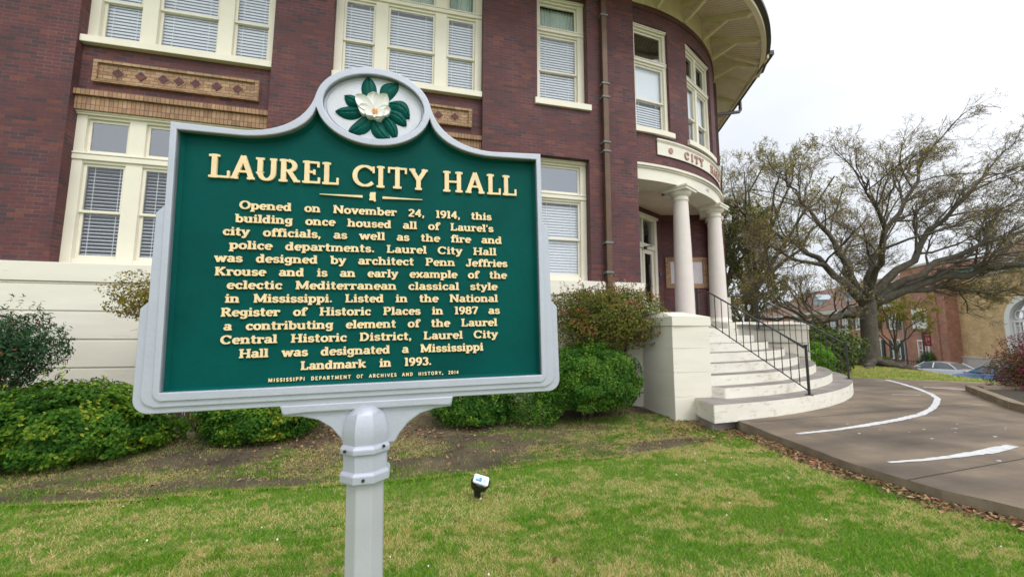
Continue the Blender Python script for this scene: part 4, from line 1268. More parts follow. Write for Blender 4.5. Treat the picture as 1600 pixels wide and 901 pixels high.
for k, a in enumerate((-19.7, -8.5, 2.7, 13.9, 25.1)):
    Mr = MX @ Matrix.Rotation(radians(a), 4, 'Z')
    e = HM(); e.M = Mr
    zf = lambda q: 10.335+(9.795-10.335)*(q-RT)/(RE-RT)
    v = []
    for q, dz in ((RT+0.02, 0.17), (RE-0.22, 0.15), (RE-0.10, 0.05)):
        for sx in (-0.065, 0.065): v += [(sx, -q, zf(q)-0.002), (sx, -q, zf(q)-dz)]
    fs = [(0, 1, 3, 2), (8, 10, 11, 9)]
    for i in (0, 4): fs += [(i, i+4, i+5, i+1), (i+2, i+3, i+7, i+6), (i+1, i+5, i+7, i+3)]
    e.add(v, fs)
    ra = e.build('rafter', M['soffit'], hall)
    e = HM(); e.M = Mr
    a0, a1 = Vector((0, -RT-0.03, 9.70)), Vector((0, -RT-0.72, 9.98))
    dd = (a1-a0).normalized(); nn = Vector((0, -dd.z, dd.y))*0.04
    v = []
    for sx in (-0.04, 0.04):
        o = Vector((sx, 0, 0))
        v += [a0+nn+o, a1+nn+o, a1-nn+o, a0-nn+o]
    e.add(v, [(0, 1, 2, 3), (7, 6, 5, 4), (0, 4, 5, 1), (1, 5, 6, 2), (2, 6, 7, 3), (3, 7, 4, 0)])
    e.build('brace', M['soffit'], ra)
e = HM(); e.M = MX
e.arc((0, 0), RE-0.09, RE+0.03, -34, 29.5, 9.70, 9.775, 48)
e.arc((0, 0), RE, RE+0.034, -34, 29.5, 9.776, 9.86, 48)
e.build('fascia', M['soffit'], hall, smooth=True)
e = HM(); e.M = MX
e.arc((0, 0), RE+0.036, RE+0.15, -34, 29.5, 9.79, 9.93, 48, z0o=9.83)
e.build('gutter', M['gutter'], hall, smooth=True)
# straight eaves of both fronts
def straight_eave(Mx, x0, x1, xf=None):
    e = HM(); e.M = Mx
    v = [(x0, 0.05, 10.34), (x1, 0.05, 10.34), (x1, -1.27, 9.79), (x0, -1.27, 9.79), (x0, 0.05, 10.37), (x1, 0.05, 10.37), (x1, -1.27, 9.82), (x0, -1.27, 9.82)]
    e.add(v, [(0, 1, 2, 3), (7, 6, 5, 4), (0, 4, 5, 1), (1, 5, 6, 2), (2, 6, 7, 3), (3, 7, 4, 0)])
    e.box(x0 if xf is None else xf, x1, -0.02, 0.03, 9.655, 10.33)
    s = e.build('soffit', M['soffit'], hall)
    x = x0+0.3
    while x < x1:
        e = HM(); e.M = Mx
        v = []
        for q, zz, dz in ((0.03, 10.33, 0.17), (1.05, 9.88, 0.15), (1.18, 9.825, 0.05)):
            for sx in (-0.045, 0.045): v += [(x+sx, -q, zz-0.003), (x+sx, -q, zz-dz)]
        fs = [(0, 1, 3, 2), (8, 10, 11, 9)]
        for i in (0, 4): fs += [(i, i+4, i+5, i+1), (i+2, i+3, i+7, i+6), (i+1, i+5, i+7, i+3)]
        e.add(v, fs)
        e.build('rafter', M['soffit'], hall)
        x += 1.1
    e = HM(); e.M = Mx
    e.box(x0, x1, -1.272, -1.22, 9.70, 9.80); e.build('fascia', M['soffit'], hall)
    e = HM(); e.M = Mx
    e.box(x0, x1, -1.42, -1.275, 9.80, 9.93)
    e.build('gutter', M['gutter'], hall)
straight_eave(Matrix.Translation((0, 8.1, 0)), -13, 4.6)
straight_eave(MBs, -1.1, 17.2, -0.1)
e = HM()
tri = [(-13, 6.7, 9.94), (4.7, 6.7, 9.94), (-13, 14, 12.0), (6.5, 14, 12.0)]
e.add(tri, [(0, 1, 3, 2)])
v = [tuple(MX @ Vector((0, 0.5, 12.0)))]
for i in range(33):
    a = radians(-36+66*i/32)
    v.append(tuple(MX @ Vector(((RE+0.05)*sin(a), -(RE+0.05)*cos(a), 9.94))))
e.add(v, [(0, i, i+1) for i in range(1, 33)])
q = [MBs @ Vector(p) for p in ((-0.6, -1.3, 9.94), (17.3, -1.3, 9.94), (17.3, 5, 12.0), (0, 5, 12.0))]
e.add([tuple(x) for x in q], [(0, 1, 2, 3)])
e.build('roof', M['roof_tile'], hall)
# downspout between the pier window and the porch
d = HM()
d.box(4.06, 4.19, 7.95, 8.06, 1.2, 9.75)
d.build('downspout', M['copper_brown'], hall, bevel=0.012)
ds = bpy.data.objects['downspout']
for z in (6.9, 7.22, 5.83, 5.62, 3.55, 2.9, 8.9):
    s = HM(); s.box(4.035, 4.215, 7.935, 8.1, z, z+0.045); s.build('strap', M['strap'], ds, bevel=0.006)
d = HM(); d.M = MBs
d.tube([(1.35, -1.37, 9.86), (1.35, -1.37, 9.45), (1.30, -1.30, 9.36), (0.60, -0.28, 8.95), (0.52, -0.19, 8.85), (0.52, -0.19, 0.3)], 0.055, 10)
d.build('gutter_pipe', M['gutter'], hall, smooth=True)

# ------------------------------------------------------------------ historical marker in the foreground
SROLL = radians(1.35)
SBASE = 1.24
sign = thing('historical_marker', 'green historical marker with raised cream lettering in a silver frame on an octagonal silver post', 'sign',
             (-0.109+SBASE*sin(SROLL), 1.15, 1.418-SBASE*cos(SROLL)))
sign.rotation_euler = (0, -SROLL, 0)
SL = SBASE
def mmz(pts): return [(x/1000, z/1000+SL) for x, z in pts]
CXM = 14.0     # middle of the plate, mm
def mirror(half):     # half listed from bottom centre up the right side to the top centre
    r = [(CXM+x, z) for x, z in half]
    l = [(CXM-x, z) for x, z in half[::-1] if x > 0.01]
    return r+l
def rnd_corner(cx, cz, r, a0, a1, n=8): return [(cx+r*cos(radians(a0+(a1-a0)*k/n)), cz+r*sin(radians(a0+(a1-a0)*k/n))) for k in range(n+1)]
OC, OZ = 0.0, 804.0
def oval(rx, rz, a0, a1, n): return [(rx*cos(radians(a0+(a1-a0)*k/n)), OZ+rz*sin(radians(a0+(a1-a0)*k/n))) for k in range(n+1)]
def ogee(x0, z0, x1, z1, n=10, bulge=0.5):
    # concave sweep from the shoulder up to the medallion
    c1 = (x0+(x1-x0)*0.55, z0-3); c2 = (x1+(x0-x1)*0.22, z1-(z1-z0)*0.42)
    out = []
    for k in range(n+1):
        t = k/n; m = 1-t
        out.append((m**3*x0+3*m*m*t*c1[0]+3*m*t*t*c2[0]+t**3*x1, m**3*z0+3*m*m*t*c1[1]+3*m*t*t*c2[1]+t**3*z1))
    return out
def bez(p0, p1, p2, p3, n=14):
    out = []
    for k in range(n+1):
        t = k/n; m = 1-t
        out.append(tuple(m**3*a+3*m*m*t*b+3*m*t*t*c+t**3*d for a, b, c, d in zip(p0, p1, p2, p3)))
    return out
top_outer = [(476, 709)]+bez((330, 703), (240, 703), (168, 745), (150, 823))+oval(152, 113, 13, 90, 16)
def plate(level):
    if level == 0:
        return mirror([(0, 8), (484, 8)]+rnd_corner(484, 42, 34, -90, 0)[1:]+[(516, 250), (499, 268), (499, 292)]+[(495, 480), (478, 500)]+top_outer)
    if level == 1:
        return mirror([(0, 22), (472, 22)]+rnd_corner(472, 52, 28, -90, 0)[1:]+[(495, 480), (478, 499)]+[(476.5, 520)]+top_outer)
    return mirror([(0, 36), (452, 36)]+rnd_corner(452, 58, 23, -90, 0)[1:]+[(476, 420)]+top_outer)
inner = mirror([(0, 56), (461, 56), (461.5, 690)]+bez((330, 688), (236, 688), (160, 724), (149, 785))+oval(150, 112, -14, -90, 14))
inner = [p for i, p in enumerate(inner) if i == 0 or hypot(p[0]-inner[i-1][0], p[1]-inner[i-1][1]) > 0.5]
ov_hole = [(CXM+a, b) for a, b in oval(133, 93, 0, 342, 38)]
fr = curve_shape('frame', mmz(plate(2)), [mmz(inner), mmz(ov_hole)], 0.052, M['sign_silver'], sign, 0.0022, -0.024)
curve_shape('frame_step', mmz(plate(1)), [mmz(inner), mmz(ov_hole)], 0.042, M['sign_silver'], fr, 0.0022, -0.019)
curve_shape('frame_step', mmz(plate(0)), [mmz(inner), mmz(ov_hole)], 0.032, M['sign_silver'], fr, 0.0022, -0.013)
big = [(CXM+(x-CXM)*1.015, z) for x, z in mirror([(0, 50), (466, 50), (466, 700)]+bez((330, 695), (238, 695), (164, 735), (150, 800))+[(60, 802)])]
pan = curve_shape('green_panel', mmz(big), [], 0.014, M['sign_green'], sign, 0.001, 0.002)
# small sloping fillet round the panel edge
fb = MB()
def fillet(pts, w=9.0):
    n = len(pts)
    cx = sum(p[0] for p in pts)/n; cz = sum(p[1] for p in pts)/n
    v = []
    for i, p in enumerate(pts):
        a, b = Vector(pts[i-1]), Vector(pts[(i+1) % n])
        d = (b-a).normalized(); nn = Vector((-d.y, d.x))
        ww = w
        q = Vector(p)+nn*ww
        v += [(p[0]/1000, -0.007, p[1]/1000+SL), (q.x/1000, 0.0015, q.y/1000+SL)]
    fb.add(v, [(2*i, 2*((i+1) % n), 2*((i+1) % n)+1, 2*i+1) for i in range(n)])
fillet(inner)
fb.build('panel_edge', M['sign_green'], pan)
md = curve_shape('medallion', mmz([(CXM+a, b) for a, b in oval(140, 100, 0, 342, 38)]), [], 0.012, M['medallion_silver'], sign, 0.001, -0.006)
rg = MB()
pr_ = [(p[0]/1000, p[1]/1000+SL) for p in [(CXM+a, b) for a, b in oval(126.5, 86.5, 0, 354, 59)]]
rg.tube([(x, -0.0062, z) for x, z in pr_+[pr_[0]]], 0.0013, 6, cap=False)
rg.build('medallion_ring', M['sign_silver'], md, smooth=True)

# title, ornament, text
tm = MB()
H1 = 0.0615
def tl(ch, x0, x1, z=580.5):
    adv = GL[ch][0]
    pts = [q for p in GL[ch][1] for q in ((p[1] if isinstance(p, tuple) and p[0] == 's' else p) if not (isinstance(p, tuple) and p[0] == 'd') else [])]
    a, b = min(q[0] for q in pts)-0.03, max(q[0] for q in pts)+0.03
    kx = (x1-x0)/1000/((b-a)*H1)
    tm.M = Matrix.Identity(4)
    glyph(tm, ch, x0/1000-a*kx*H1, z/1000+SL, H1, kx, 0.0118, 0.0056, 0.0045)
for ch, a, b in (('L', -385, -335), ('A', -335, -278), ('U', -279, -227), ('R', -224, -171), ('E', -168, -123), ('L', -120, -77),
                 ('C', -39, 14), ('I', 19, 42), ('T', 48, 102), ('Y', 106, 159), ('H', 200, 258), ('A', 264, 322), ('L', 327, 370), ('L', 374, 418)):
    tl(ch, a, b)
tm.build('title_lettering', M['gold'], pan)
om = MB()
for x0, x1 in ((-124, -16), (36, 143)):
    big_end, tip = (x1, x0) if x0 < 0 else (x0, x1)
    v = [(tip/1000, 552.5), (big_end/1000, 549.8), (big_end/1000, 556.2), (tip/1000, 554.0)]
    om.add([(a, -0.0035, b/1000+SL) for a, b in v]+[(a, 0.002, b/1000+SL) for a, b in v], [(0, 1, 2, 3), (0, 4, 5, 1), (1, 5, 6, 2), (2, 6, 7, 3), (3, 7, 4, 0)])
stt = [(4, 566), (18, 567), (17.5, 553), (19, 541.5), (14, 540), (12.5, 543.5), (1.5, 543.5), (1.8, 548), (3.6, 552), (1.8, 556), (2.6, 560)]
om.add([(a/1000, -0.004, b/1000+SL) for a, b in stt]+[(a/1000, 0.002, b/1000+SL) for a, b in stt], [tuple(range(len(stt)))]+[(i, i+len(stt), (i+1) % len(stt)+len(stt), (i+1) % len(stt)) for i in range(len(stt))])
om.build('title_ornament', M['gold'], pan)
LINES = [('Opened on November 24, 1914, this', -311, 341, 503.5), ('building once housed all of Laurel\'s', -319, 346, 468.5), ('city officials, as well as the fire and', -345, 371, 434.5),
         ('police departments. Laurel City Hall', -329, 354, 400), ('was designed by architect Penn Jeffries', -360, 386, 366.5), ('Krouse and is an early example of the', -358, 383, 332.5),
         ('eclectic Mediterranean classical style', -330, 355, 299), ('in Mississippi. Listed in the National', -332, 356, 265), ('Register of Historic Places in 1987 as', -340, 361, 231),
         ('a contributing element of the Laurel', -332, 353, 197), ('Central Historic District, Laurel City', -337, 354, 163.5), ('Hall was designated a Mississippi', -296, 312, 129), ('Landmark in 1993.', -157, 169, 94.5)]
for s, x0, x1, z in LINES:
    tb_ = MB()
    gap = 0.030 if len(s) > 20 else 0.033
    text_line(tb_, s, x0/1000, x1/1000, z/1000+SL, 0.0208, gap, 0.0056, 0.0031, 0.0032)
    tb_.build('body_lettering', M['gold'], pan)
tb_ = MB()
text_line(tb_, 'MISSISSIPPI DEPARTMENT OF ARCHIVES AND HISTORY, 2014', -0.229, 0.244, 0.0675+SL, 0.0086, 0.012, 0.0021, 0.0019, 0.0018, sans=True, track=0.0022)
tb_.build('credit_lettering', M['gold'], pan)

# bracket under the plate
br_ = [(-216, 18), (216, 18), (213, -12), (204, -16)]
arcr = [(204, -18), (165, -21), (125, -32), (95, -52), (72, -80), (60, -100)]
half = [(x, z) for x, z in arcr]
shape = [(CXM+x, z) for x, z in [(-212, 10), (212, 10), (208, -14)]+half+[(40, -100), (-40, -100)]+[(-x, z) for x, z in half[::-1]]+[(-208, -14)]]
bk = curve_shape('bracket', mmz(shape), [], 0.030, M['sign_silver'], sign, 0.003, -0.004)
shape = [(CXM+x, z) for x, z in [(-212, 10.5), (212, 10.5), (207, -9), (200, -14), (150, -11), (-150, -11), (-200, -14), (-207, -9)]]
curve_shape('bracket_lip', mmz(shape), [], 0.044, M['sign_silver'], bk, 0.004, -0.015)
# octagonal post and its cast collar
PCX = 0.003
def octo(name, prof, mat, parent, bev=0.0, yc=0.008):
    m = MB()
    m.lathe([(r/1000/cos(pi/8), z/1000+SL) for r, z in prof], 8, phase=pi/8, center=(PCX, yc))
    return m.build(name, mat, parent, bevel=bev, seg=2, smooth=(name == 'collar'))
post = octo('post', [(45, -1350), (44.5, -180)], M['post_silver'], sign, 0.003)
dome = octo('collar', [(52, -172), (52, -110), (51, -100), (52.5, -88), (53.5, -75), (53.3, -66), (52.5, -55), (50.8, -45), (48.2, -34), (44.5, -24), (40, -15.5), (34, -8), (27, -2.5), (19, 1.2), (10, 3.2), (2, 3.8)], M['sign_silver'], sign, 0.0)
for z in (-106, -172):
    octo('collar_ring', [(53, z-12), (59.5, z-9), (60, z+4), (56, z+9), (51, z+12)] if z > -150 else [(54, z-14), (59, z-12), (59.5, z+8), (55, z+13), (51, z+15)], M['sign_silver'], dome, 0.0025)
for (x, z) in ((-46, -106), (52, -100), (3, -173)):
    m = MB()
    yy = -0.052 if x == 3 else -0.033
    m.tube([(PCX+(x-3)/1000*0.93, yy, z/1000+SL), (PCX+(x-3)/1000*0.96, yy-0.0035, z/1000+SL)], 0.0038, 12)
    m.build('bolt', M['iron'], dome)

# magnolia on the medallion
def relief_leaf(base, tip, width, curve, parent, seed):
    rnd = random.Random(seed)
    b, t = Vector(base), Vector(tip)
    d = t-b; L = d.length; d.normalize(); n = Vector((-d.y, d.x))
    nu, nv = 15, 9
    v, f = [], []
    for i in range(nu):
        u = i/(nu-1)
        w_ = 1.16*width*(sin(pi*min(1, u*0.90+0.10))**0.62)*(0.86+0.16*u)
        if i == nu-1: w_ = width*0.06
        c = b+d*L*u+n*curve*sin(pi*u)*L
        for j in range(nv):
            s = j/(nv-1)*2-1
            q = c+n*s*w_
            vein = 0.0011*sin(u*34-abs(s)*5.5)*(1-abs(s)**3)
            h = 0.0085*(1-abs(s)**2.4)*(0.55+0.6*sin(pi*min(1, u*0.9+0.1)))+vein-0.0028*math.exp(-(s/0.13)**2)
            v.append((q.x/1000, -0.0065-max(0.0003, h), q.y/1000+SL))
    for i in range(nu-1):
        for j in range(nv-1):
            a = i*nv+j
            f.append((a, a+1, a+nv+1, a+nv))
    m = MB(); m.add(v, f)
    return m.build('magnolia_leaf', M['leaf_enamel'], parent, smooth=True)
for k, (b, t, w_, c) in enumerate([((-1, 826), (-6, 896), 19, 0.0), ((34, 832), (74, 886), 20, 0.10), ((44, 820), (107, 786), 19, 0.22), ((40, 797), (99, 764), 18, 0.12), ((33, 785), (70, 722), 15, 0.08),
                                   ((12, 778), (55, 714), 18, -0.14), ((4, 784), (-55, 727), 19, 0.10), ((-15, 795), (-89, 785), 18, 0.06), ((-20, 815), (-67, 833), 17, 0.10)]):
    relief_leaf(b, t, w_, c, md, k)
def petal(base, tip, width, lift, parent):
    b, t = Vector(base), Vector(tip)
    d = t-b; L = d.length; d.normalize(); n = Vector((-d.y, d.x))
    nu, nv = 13, 11
    v, f = [], []
    for i in range(nu):
        u = i/(nu-1)
        w_ = 1.12*width*(0.42+0.58*min(1, u/0.55))*sqrt(max(0.02, 1-max(0, (u-0.50)/0.50)**2.6))
        c = b+d*L*u
        for j in range(nv):
            s = j/(nv-1)*2-1
            q = c+n*s*w_-d*(s*s)*L*0.05*u
            h = lift*(0.25+0.75*u)+0.004*(abs(s)**2)*(0.4+u)+0.003*u**4-0.0005*math.exp(-(s/0.12)**2)
            v.append((q.x/1000, -0.014-h, q.y/1000+SL))
    back = len(v)
    for i in range(nu-1):
        for j in range(nv-1):
            a = i*nv+j
            f.append((a, a+1, a+nv+1, a+nv))
    rim = [j for j in range(nv)]+[i*nv+nv-1 for i in range(1, nu)]+[(nu-1)*nv+j for j in range(nv-2, -1, -1)]+[i*nv for i in range(nu-2, 0, -1)]
    o = len(v)
    v += [(v[i][0]*1.0, -0.0068, v[i][2]) for i in rim]
    f += [(rim[i], rim[(i+1) % len(rim)], o+(i+1) % len(rim), o+i) for i in range(len(rim))]
    m = MB(); m.add(v, f)
    return m.build('magnolia_petal', M['petal'], parent, smooth=True)
C_ = (14, 789)
for t, w_, l in (((10, 846), 19, 0.006), ((46, 841), 16, 0.010), ((-36, 829), 16, 0.010), ((-30, 797), 14, 0.007), ((56, 800), 14, 0.007), ((-12, 779), 14, 0.010), ((38, 776), 17, 0.012), ((14, 769), 18, 0.013)):
    petal(C_, t, w_, l, md)
sm_ = MB()
for k in range(9):
    x = (14+(k % 3)*5.2-5+random.Random(k).uniform(-1, 1))/1000; z = (789+(k//3)*5-4)/1000+SL
    sm_.tube([(x, -0.017, z), (x, -0.0265, z)], 0.0015, 7)
sm_.build('stamens', M['stamen'], md)

# ------------------------------------------------------------------ garden spotlight wrapped in a black bag
sp = thing('garden_spotlight', 'small white garden spotlight wrapped in a black bag on the lawn', 'spotlight', (0.60, 3.68, float(ground_z(0.60, 3.68))), radians(-12))
m = MB()
m.lathe([(0.030, -0.05), (0.030, 0.06)], 10)
m.build('stake', M['black_plastic'], sp)
TS = Matrix.Translation((0.0, 0, 0.055)) @ Matrix.Rotation(radians(17), 4, 'Y') @ Matrix.Rotation(radians(33), 4, 'X') @ Matrix.Scale(0.86, 4)
m = MB(); m.M = TS
rnd = random.Random(4)
n = 26
prof = [(0.026, -0.01), (0.034, 0.02), (0.055, 0.035), (0.074, 0.065), (0.086, 0.10), (0.092, 0.14), (0.089, 0.160)]
v, f = [], []
for i, (r0, z) in enumerate(prof):
    for k in range(n):
        a = 2*pi*k/n
        sq = 1/max(abs(cos(a)), abs(sin(a)))**0.55
        r1 = r0*sq*(1+rnd.uniform(-0.075, 0.075))
        v.append((r1*cos(a), 0.72*r1*sin(a), z+rnd.uniform(-0.006, 0.006)))
for i in range(len(prof)-1):
    for k in range(n): f.append((i*n+k, i*n+(k+1) % n, (i+1)*n+(k+1) % n, (i+1)*n+k))
f.append(tuple(range((len(prof)-1)*n, len(prof)*n)))
m.add(v, f)
m.build('black_bag', M['black_plastic'], sp)
m = MB(); m.M = TS
m.box(-0.078, 0.078, -0.052, 0.052, 0.145, 0.183)
hd = m.build('lamp_head', M['white_plastic'], sp, bevel=0.018, seg=4)
for nm, a, b, c, d2, mt in (('label', -0.056, 0.006, -0.044, 0.012, 'label_grey'), ('label', -0.055, 0.005, -0.043, -0.022, 'label_blue'), ('label', -0.020, 0.005, -0.0215, 0.011, 'label_blue'), ('label', 0.014, 0.056, -0.042, 0.006, 'label_grey')):
    m = MB(); m.M = TS
    zz = 0.1842 if mt == 'label_grey' else 0.1854
    m.box(a, b, c*0.85, d2*0.85, 0.1825, zz)
    m.build(nm, M[mt], hd)

# ------------------------------------------------------------------ foliage helpers
def rand_unit(n):
    v = RNG.normal(size=(n, 3))
    return v/np.linalg.norm(v, axis=1, keepdims=True)

def leaf_cloud(P, Nn, size, aspect=0.5, jitter=0.5, fold=0.25):
    """diamond leaves at P facing roughly Nn; returns verts, quads"""
    n = len(P)
    d = Nn+jitter*RNG.normal(size=(n, 3))
    d /= np.linalg.norm(d, axis=1, keepdims=True)
    a = np.cross(d, rand_unit(n)); a /= np.linalg.norm(a, axis=1, keepdims=True)+1e-9
    b = np.cross(d, a)
    s = size*(0.65+0.7*RNG.random(n))[:, None]
    L, W = s*0.5, s*0.5*aspect
    c = P+d*s*fold*0.3
    V = np.stack([P-a*L, c+b*W, P+a*L, c-b*W], 1).reshape(-1, 3)
    F = np.arange(4*n).reshape(-1, 4)
    return V, F

def lump(D, seed, k=2.2, amp=0.25):
    r = np.random.default_rng(seed)
    out = np.zeros(len(D))
    for i in range(14):
        c = r.normal(size=3); c /= np.linalg.norm(c)
        out += amp*(0.5+0.5*r.random())*np.exp(-((1-D@c)*k*3))*(1 if i % 3 else -0.8)
    return out

def shrub(name, label, cat, c, rad_, n, leaf, mat, seed, lumps=0.22, shell=0.38, aspect=0.55, flat=0.15, stems=10, stem_mat='stem', zmin=0.05, tint_lo=0.0, tint_hi=1.0, stem_r=0.012, group=None, tuft=0, twig_h=0.5):
    c = np.array(c, float); R = np.array(rad_, float)
    gz = float(ground_z(c[0], c[1]))
    root = thing(name, label, cat, (c[0], c[1], gz), 0, group)
    D = rand_unit(n)
    rr = 1+lump(D, seed, 2.2, lumps)
    depth = RNG.random(n)**1.7*shell
    P = D*(rr*(1-depth))[:, None]
    # clumps
    m = 260
    cd = rand_unit(m)
    cl = np.argmax(D[:, :]@cd.T, axis=1) if n < 90000 else RNG.integers(0, m, n)
    off = RNG.normal(size=m)*0.075
    P *= (1+off[cl])[:, None]
    P = P*R+c
    keep = P[:, 2] > gz+zmin+0.06*RNG.random(n)
    P, D, depth, cl = P[keep], D[keep], depth[keep], cl[keep]
    Nn = D+np.array([0, 0, flat*2.0])
    V, F = leaf_cloud(P, Nn, leaf, aspect)
    ct = RNG.random(m)
    tint = tint_lo+(tint_hi-tint_lo)*np.clip(0.50*RNG.random(len(P))+0.50*ct[cl], 0, 1)**1.1
    hot = RNG.random(len(P)) < 0.05
    tint = np.where(hot, np.minimum(1, tint+0.35), tint)
    if tuft:
        td = rand_unit(tuft); td[:, 2] = np.abs(td[:, 2])*0.9+0.25; td /= np.linalg.norm(td, axis=1, keepdims=True)
        tp = []; tn = []
        for q in td:
            rr1 = 1+lump(q[None, :], seed, 2.2, lumps)[0]
            h = RNG.uniform(0.06, 0.22)
            for k in range(14):
                tt = k/13
                tp.append(c+q*R*rr1*0.97+np.array([0, 0, 1.0])*h*tt+q*h*0.5*tt+RNG.normal(size=3)*0.012); tn.append(q)
        v2, f2 = leaf_cloud(np.array(tp), np.array(tn), leaf, aspect)
        F = np.concatenate([F, f2+len(V)]); V = np.concatenate([V, v2]); tint = np.concatenate([tint, RNG.uniform(0.5, 1, len(tp))])
    o0 = np.array([c[0], c[1], gz])
    raw_mesh('foliage', V-o0, F4=F, mat=M[mat], tint=tint, parent=root)
    sb = MB()
    rnd = random.Random(seed)
    for k in range(stems):
        a = rnd.uniform(0, 2*pi)
        e = rnd.uniform(0.25, 0.8)
        r_ = rnd.uniform(0.02, 0.12)
        p0 = Vector((r_*cos(a), r_*sin(a), -0.03))
        tgt = Vector((R[0]*e*cos(a), R[1]*e*sin(a), c[2]-gz+R[2]*rnd.uniform(-0.2, 0.75)*sqrt(max(0.05, 1-e*e))))
        mid = p0.lerp(tgt, 0.5)+Vector((rnd.uniform(-.08, .08), rnd.uniform(-.08, .08), 0.06))
        sb.tube([p0, p0.lerp(mid, .5)+Vector((rnd.uniform(-.03, .03), rnd.uniform(-.03, .03), 0)), mid, mid.lerp(tgt, .55)+Vector((rnd.uniform(-.05, .05), rnd.uniform(-.05, .05), 0.02)), tgt],
                [stem_r*1.5, stem_r*1.2, stem_r, stem_r*0.7, stem_r*0.3], 5)
        for j in range(3):
            t0 = rnd.uniform(0.4, 0.9)
            q = mid.lerp(tgt, t0)
            e2 = q+Vector((rnd.uniform(-.3, .3)*R[0], rnd.uniform(-.3, .3)*R[1], rnd.uniform(-0.1, .4)*R[2]))
            sb.tube([q, q.lerp(e2, 0.5)+Vector((0, 0, 0.02)), e2], [stem_r*0.6, stem_r*0.4, stem_r*0.2], 4)
    sb.build('stems', M[stem_mat], root)
    return root

# shrubs along the city hall plinth
shrub('boxwood_shrub', 'widest clipped yellow-green boxwood, below the red-berried nandina', 'shrub', (-3.85, 5.95, 0.47), (0.92, 0.78, 0.45), 60000, 0.048, 'boxwood', 1, lumps=0.16, tuft=16)
shrub('boxwood_shrub', 'smaller low yellow-green boxwood between the widest boxwood and the marker post', 'shrub', (-1.93, 6.3, 0.50), (0.66, 0.60, 0.50), 40000, 0.046, 'boxwood', 2, lumps=0.16, tuft=14)
shrub('boxwood_shrub', 'dark green boxwood mostly hidden by the marker plate, next to the bare bed', 'shrub', (0.95, 6.55, 0.52), (0.66, 0.62, 0.55), 34000, 0.038, 'boxwood_dark', 3)
shrub('boxwood_shrub', 'big rounded dark green boxwood beside the white cheek wall', 'shrub', (2.92, 6.62, 0.80), (0.90, 0.84, 0.64), 80000, 0.034, 'boxwood_dark', 4, lumps=0.10, tuft=40, tint_hi=1.0, zmin=0.22)
shrub('boxwood_shrub', 'smallest dark green boxwood, tucked low against the big rounded one', 'shrub', (1.92, 6.35, 0.42), (0.42, 0.42, 0.38), 8000, 0.030, 'boxwood_dark', 41)
shrub('azalea_shrub', 'loose reddish azalea shrub behind the rounded boxwood by the porch', 'shrub', (3.55, 7.15, 1.98), (1.10, 0.72, 0.56), 36000, 0.042, 'azalea', 5, lumps=0.3, shell=0.85, stems=44, tuft=90, zmin=0.85)
shrub('olive_shrub', 'bare-stemmed olive-yellow shrub against the white plinth, partly behind the marker', 'shrub', (-3.2, 7.1, 2.05), (0.92, 0.6, 0.40), 15000, 0.040, 'yellow_leaf', 6, lumps=0.28, shell=0.7, stems=34, zmin=1.1, stem_r=0.007)
shrub('nandina_shrub', 'feathery dark nandina with red berries standing against the white plinth', 'shrub', (-5.25, 6.7, 1.38), (0.80, 0.6, 0.52), 15000, 0.060, 'nandina', 7, tint_hi=0.86, lumps=0.30, shell=0.9, aspect=0.30, stems=26, stem_mat='stem_red', zmin=0.35, tuft=24)

# ------------------------------------------------------------------ right-hand side planting
shrub('lime_shrub', 'bright lime green shrub beyond the far handrail', 'shrub', (13.0, 11.0, 0.75), (0.62, 0.6, 0.52), 12000, 0.06, 'lime', 8)
shrub('rhododendron_shrub', 'tall olive green rhododendron with pink flowers beside the oak', 'shrub', (15.1, 12.5, 1.0), (1.25, 1.1, 0.98), 14000, 0.10, 'rhodo', 9, shell=0.6)
shrub('magenta_azalea', 'magenta flowering azalea in the kerbed planter of the forecourt', 'shrub', (14.55, 6.3, 0.75), (1.05, 1.05, 0.72), 26000, 0.045, 'magenta', 10, tint_hi=0.90, shell=0.6, lumps=0.3, tuft=50, stems=18, stem_mat='stem_red')
k1 = thing('planter_kerb', 'low weathered concrete kerb round the magenta azalea', 'kerb', (12.83, 6.9, WALK_Z))
def kerb_strip(pts, h, wdt, parent, org):
    m = MB()
    for a, b in zip(pts[:-1], pts[1:]):
        a, b = Vector(a), Vector(b)
        d = (b-a).normalized(); n_ = Vector((-d.y, d.x))*wdt
        q = [a, b, b+n_, a+n_]
        m.prism([(p.x-org[0], p.y-org[1]) for p in q], -0.08, h)
    return m.build('kerb_stone', M['kerb'], parent, bevel=0.02, seg=2)
kerb_strip([(12.83, 6.9), (10.45, 5.0), (9.6, 4.0)], 0.13, -0.16, k1, (12.83, 6.9))
kerb_strip([(12.95, 6.93), (15.4, 6.1)], 0.125, -0.16, k1, (12.83, 6.9))
m = MB()
m.prism([(12.9-12.83, 6.75-6.9), (10.55-12.83, 4.85-6.9), (9.7-12.83, 3.6-6.9), (14-12.83, 1.5-6.9), (17-12.83, 4-6.9), (15.4-12.83, 5.95-6.9)], -0.05, 0.06)
m.build('planter_soil', M['soil'], k1)
k2 = thing('planter_kerb', 'short end of a second concrete kerb near the thick painted stroke', 'kerb', (7.1, 3.4, WALK_Z))
kerb_strip([(7.12, 3.42), (7.6, 3.2), (9.0, 2.2)], 0.13, -0.16, k2, (7.1, 3.4))

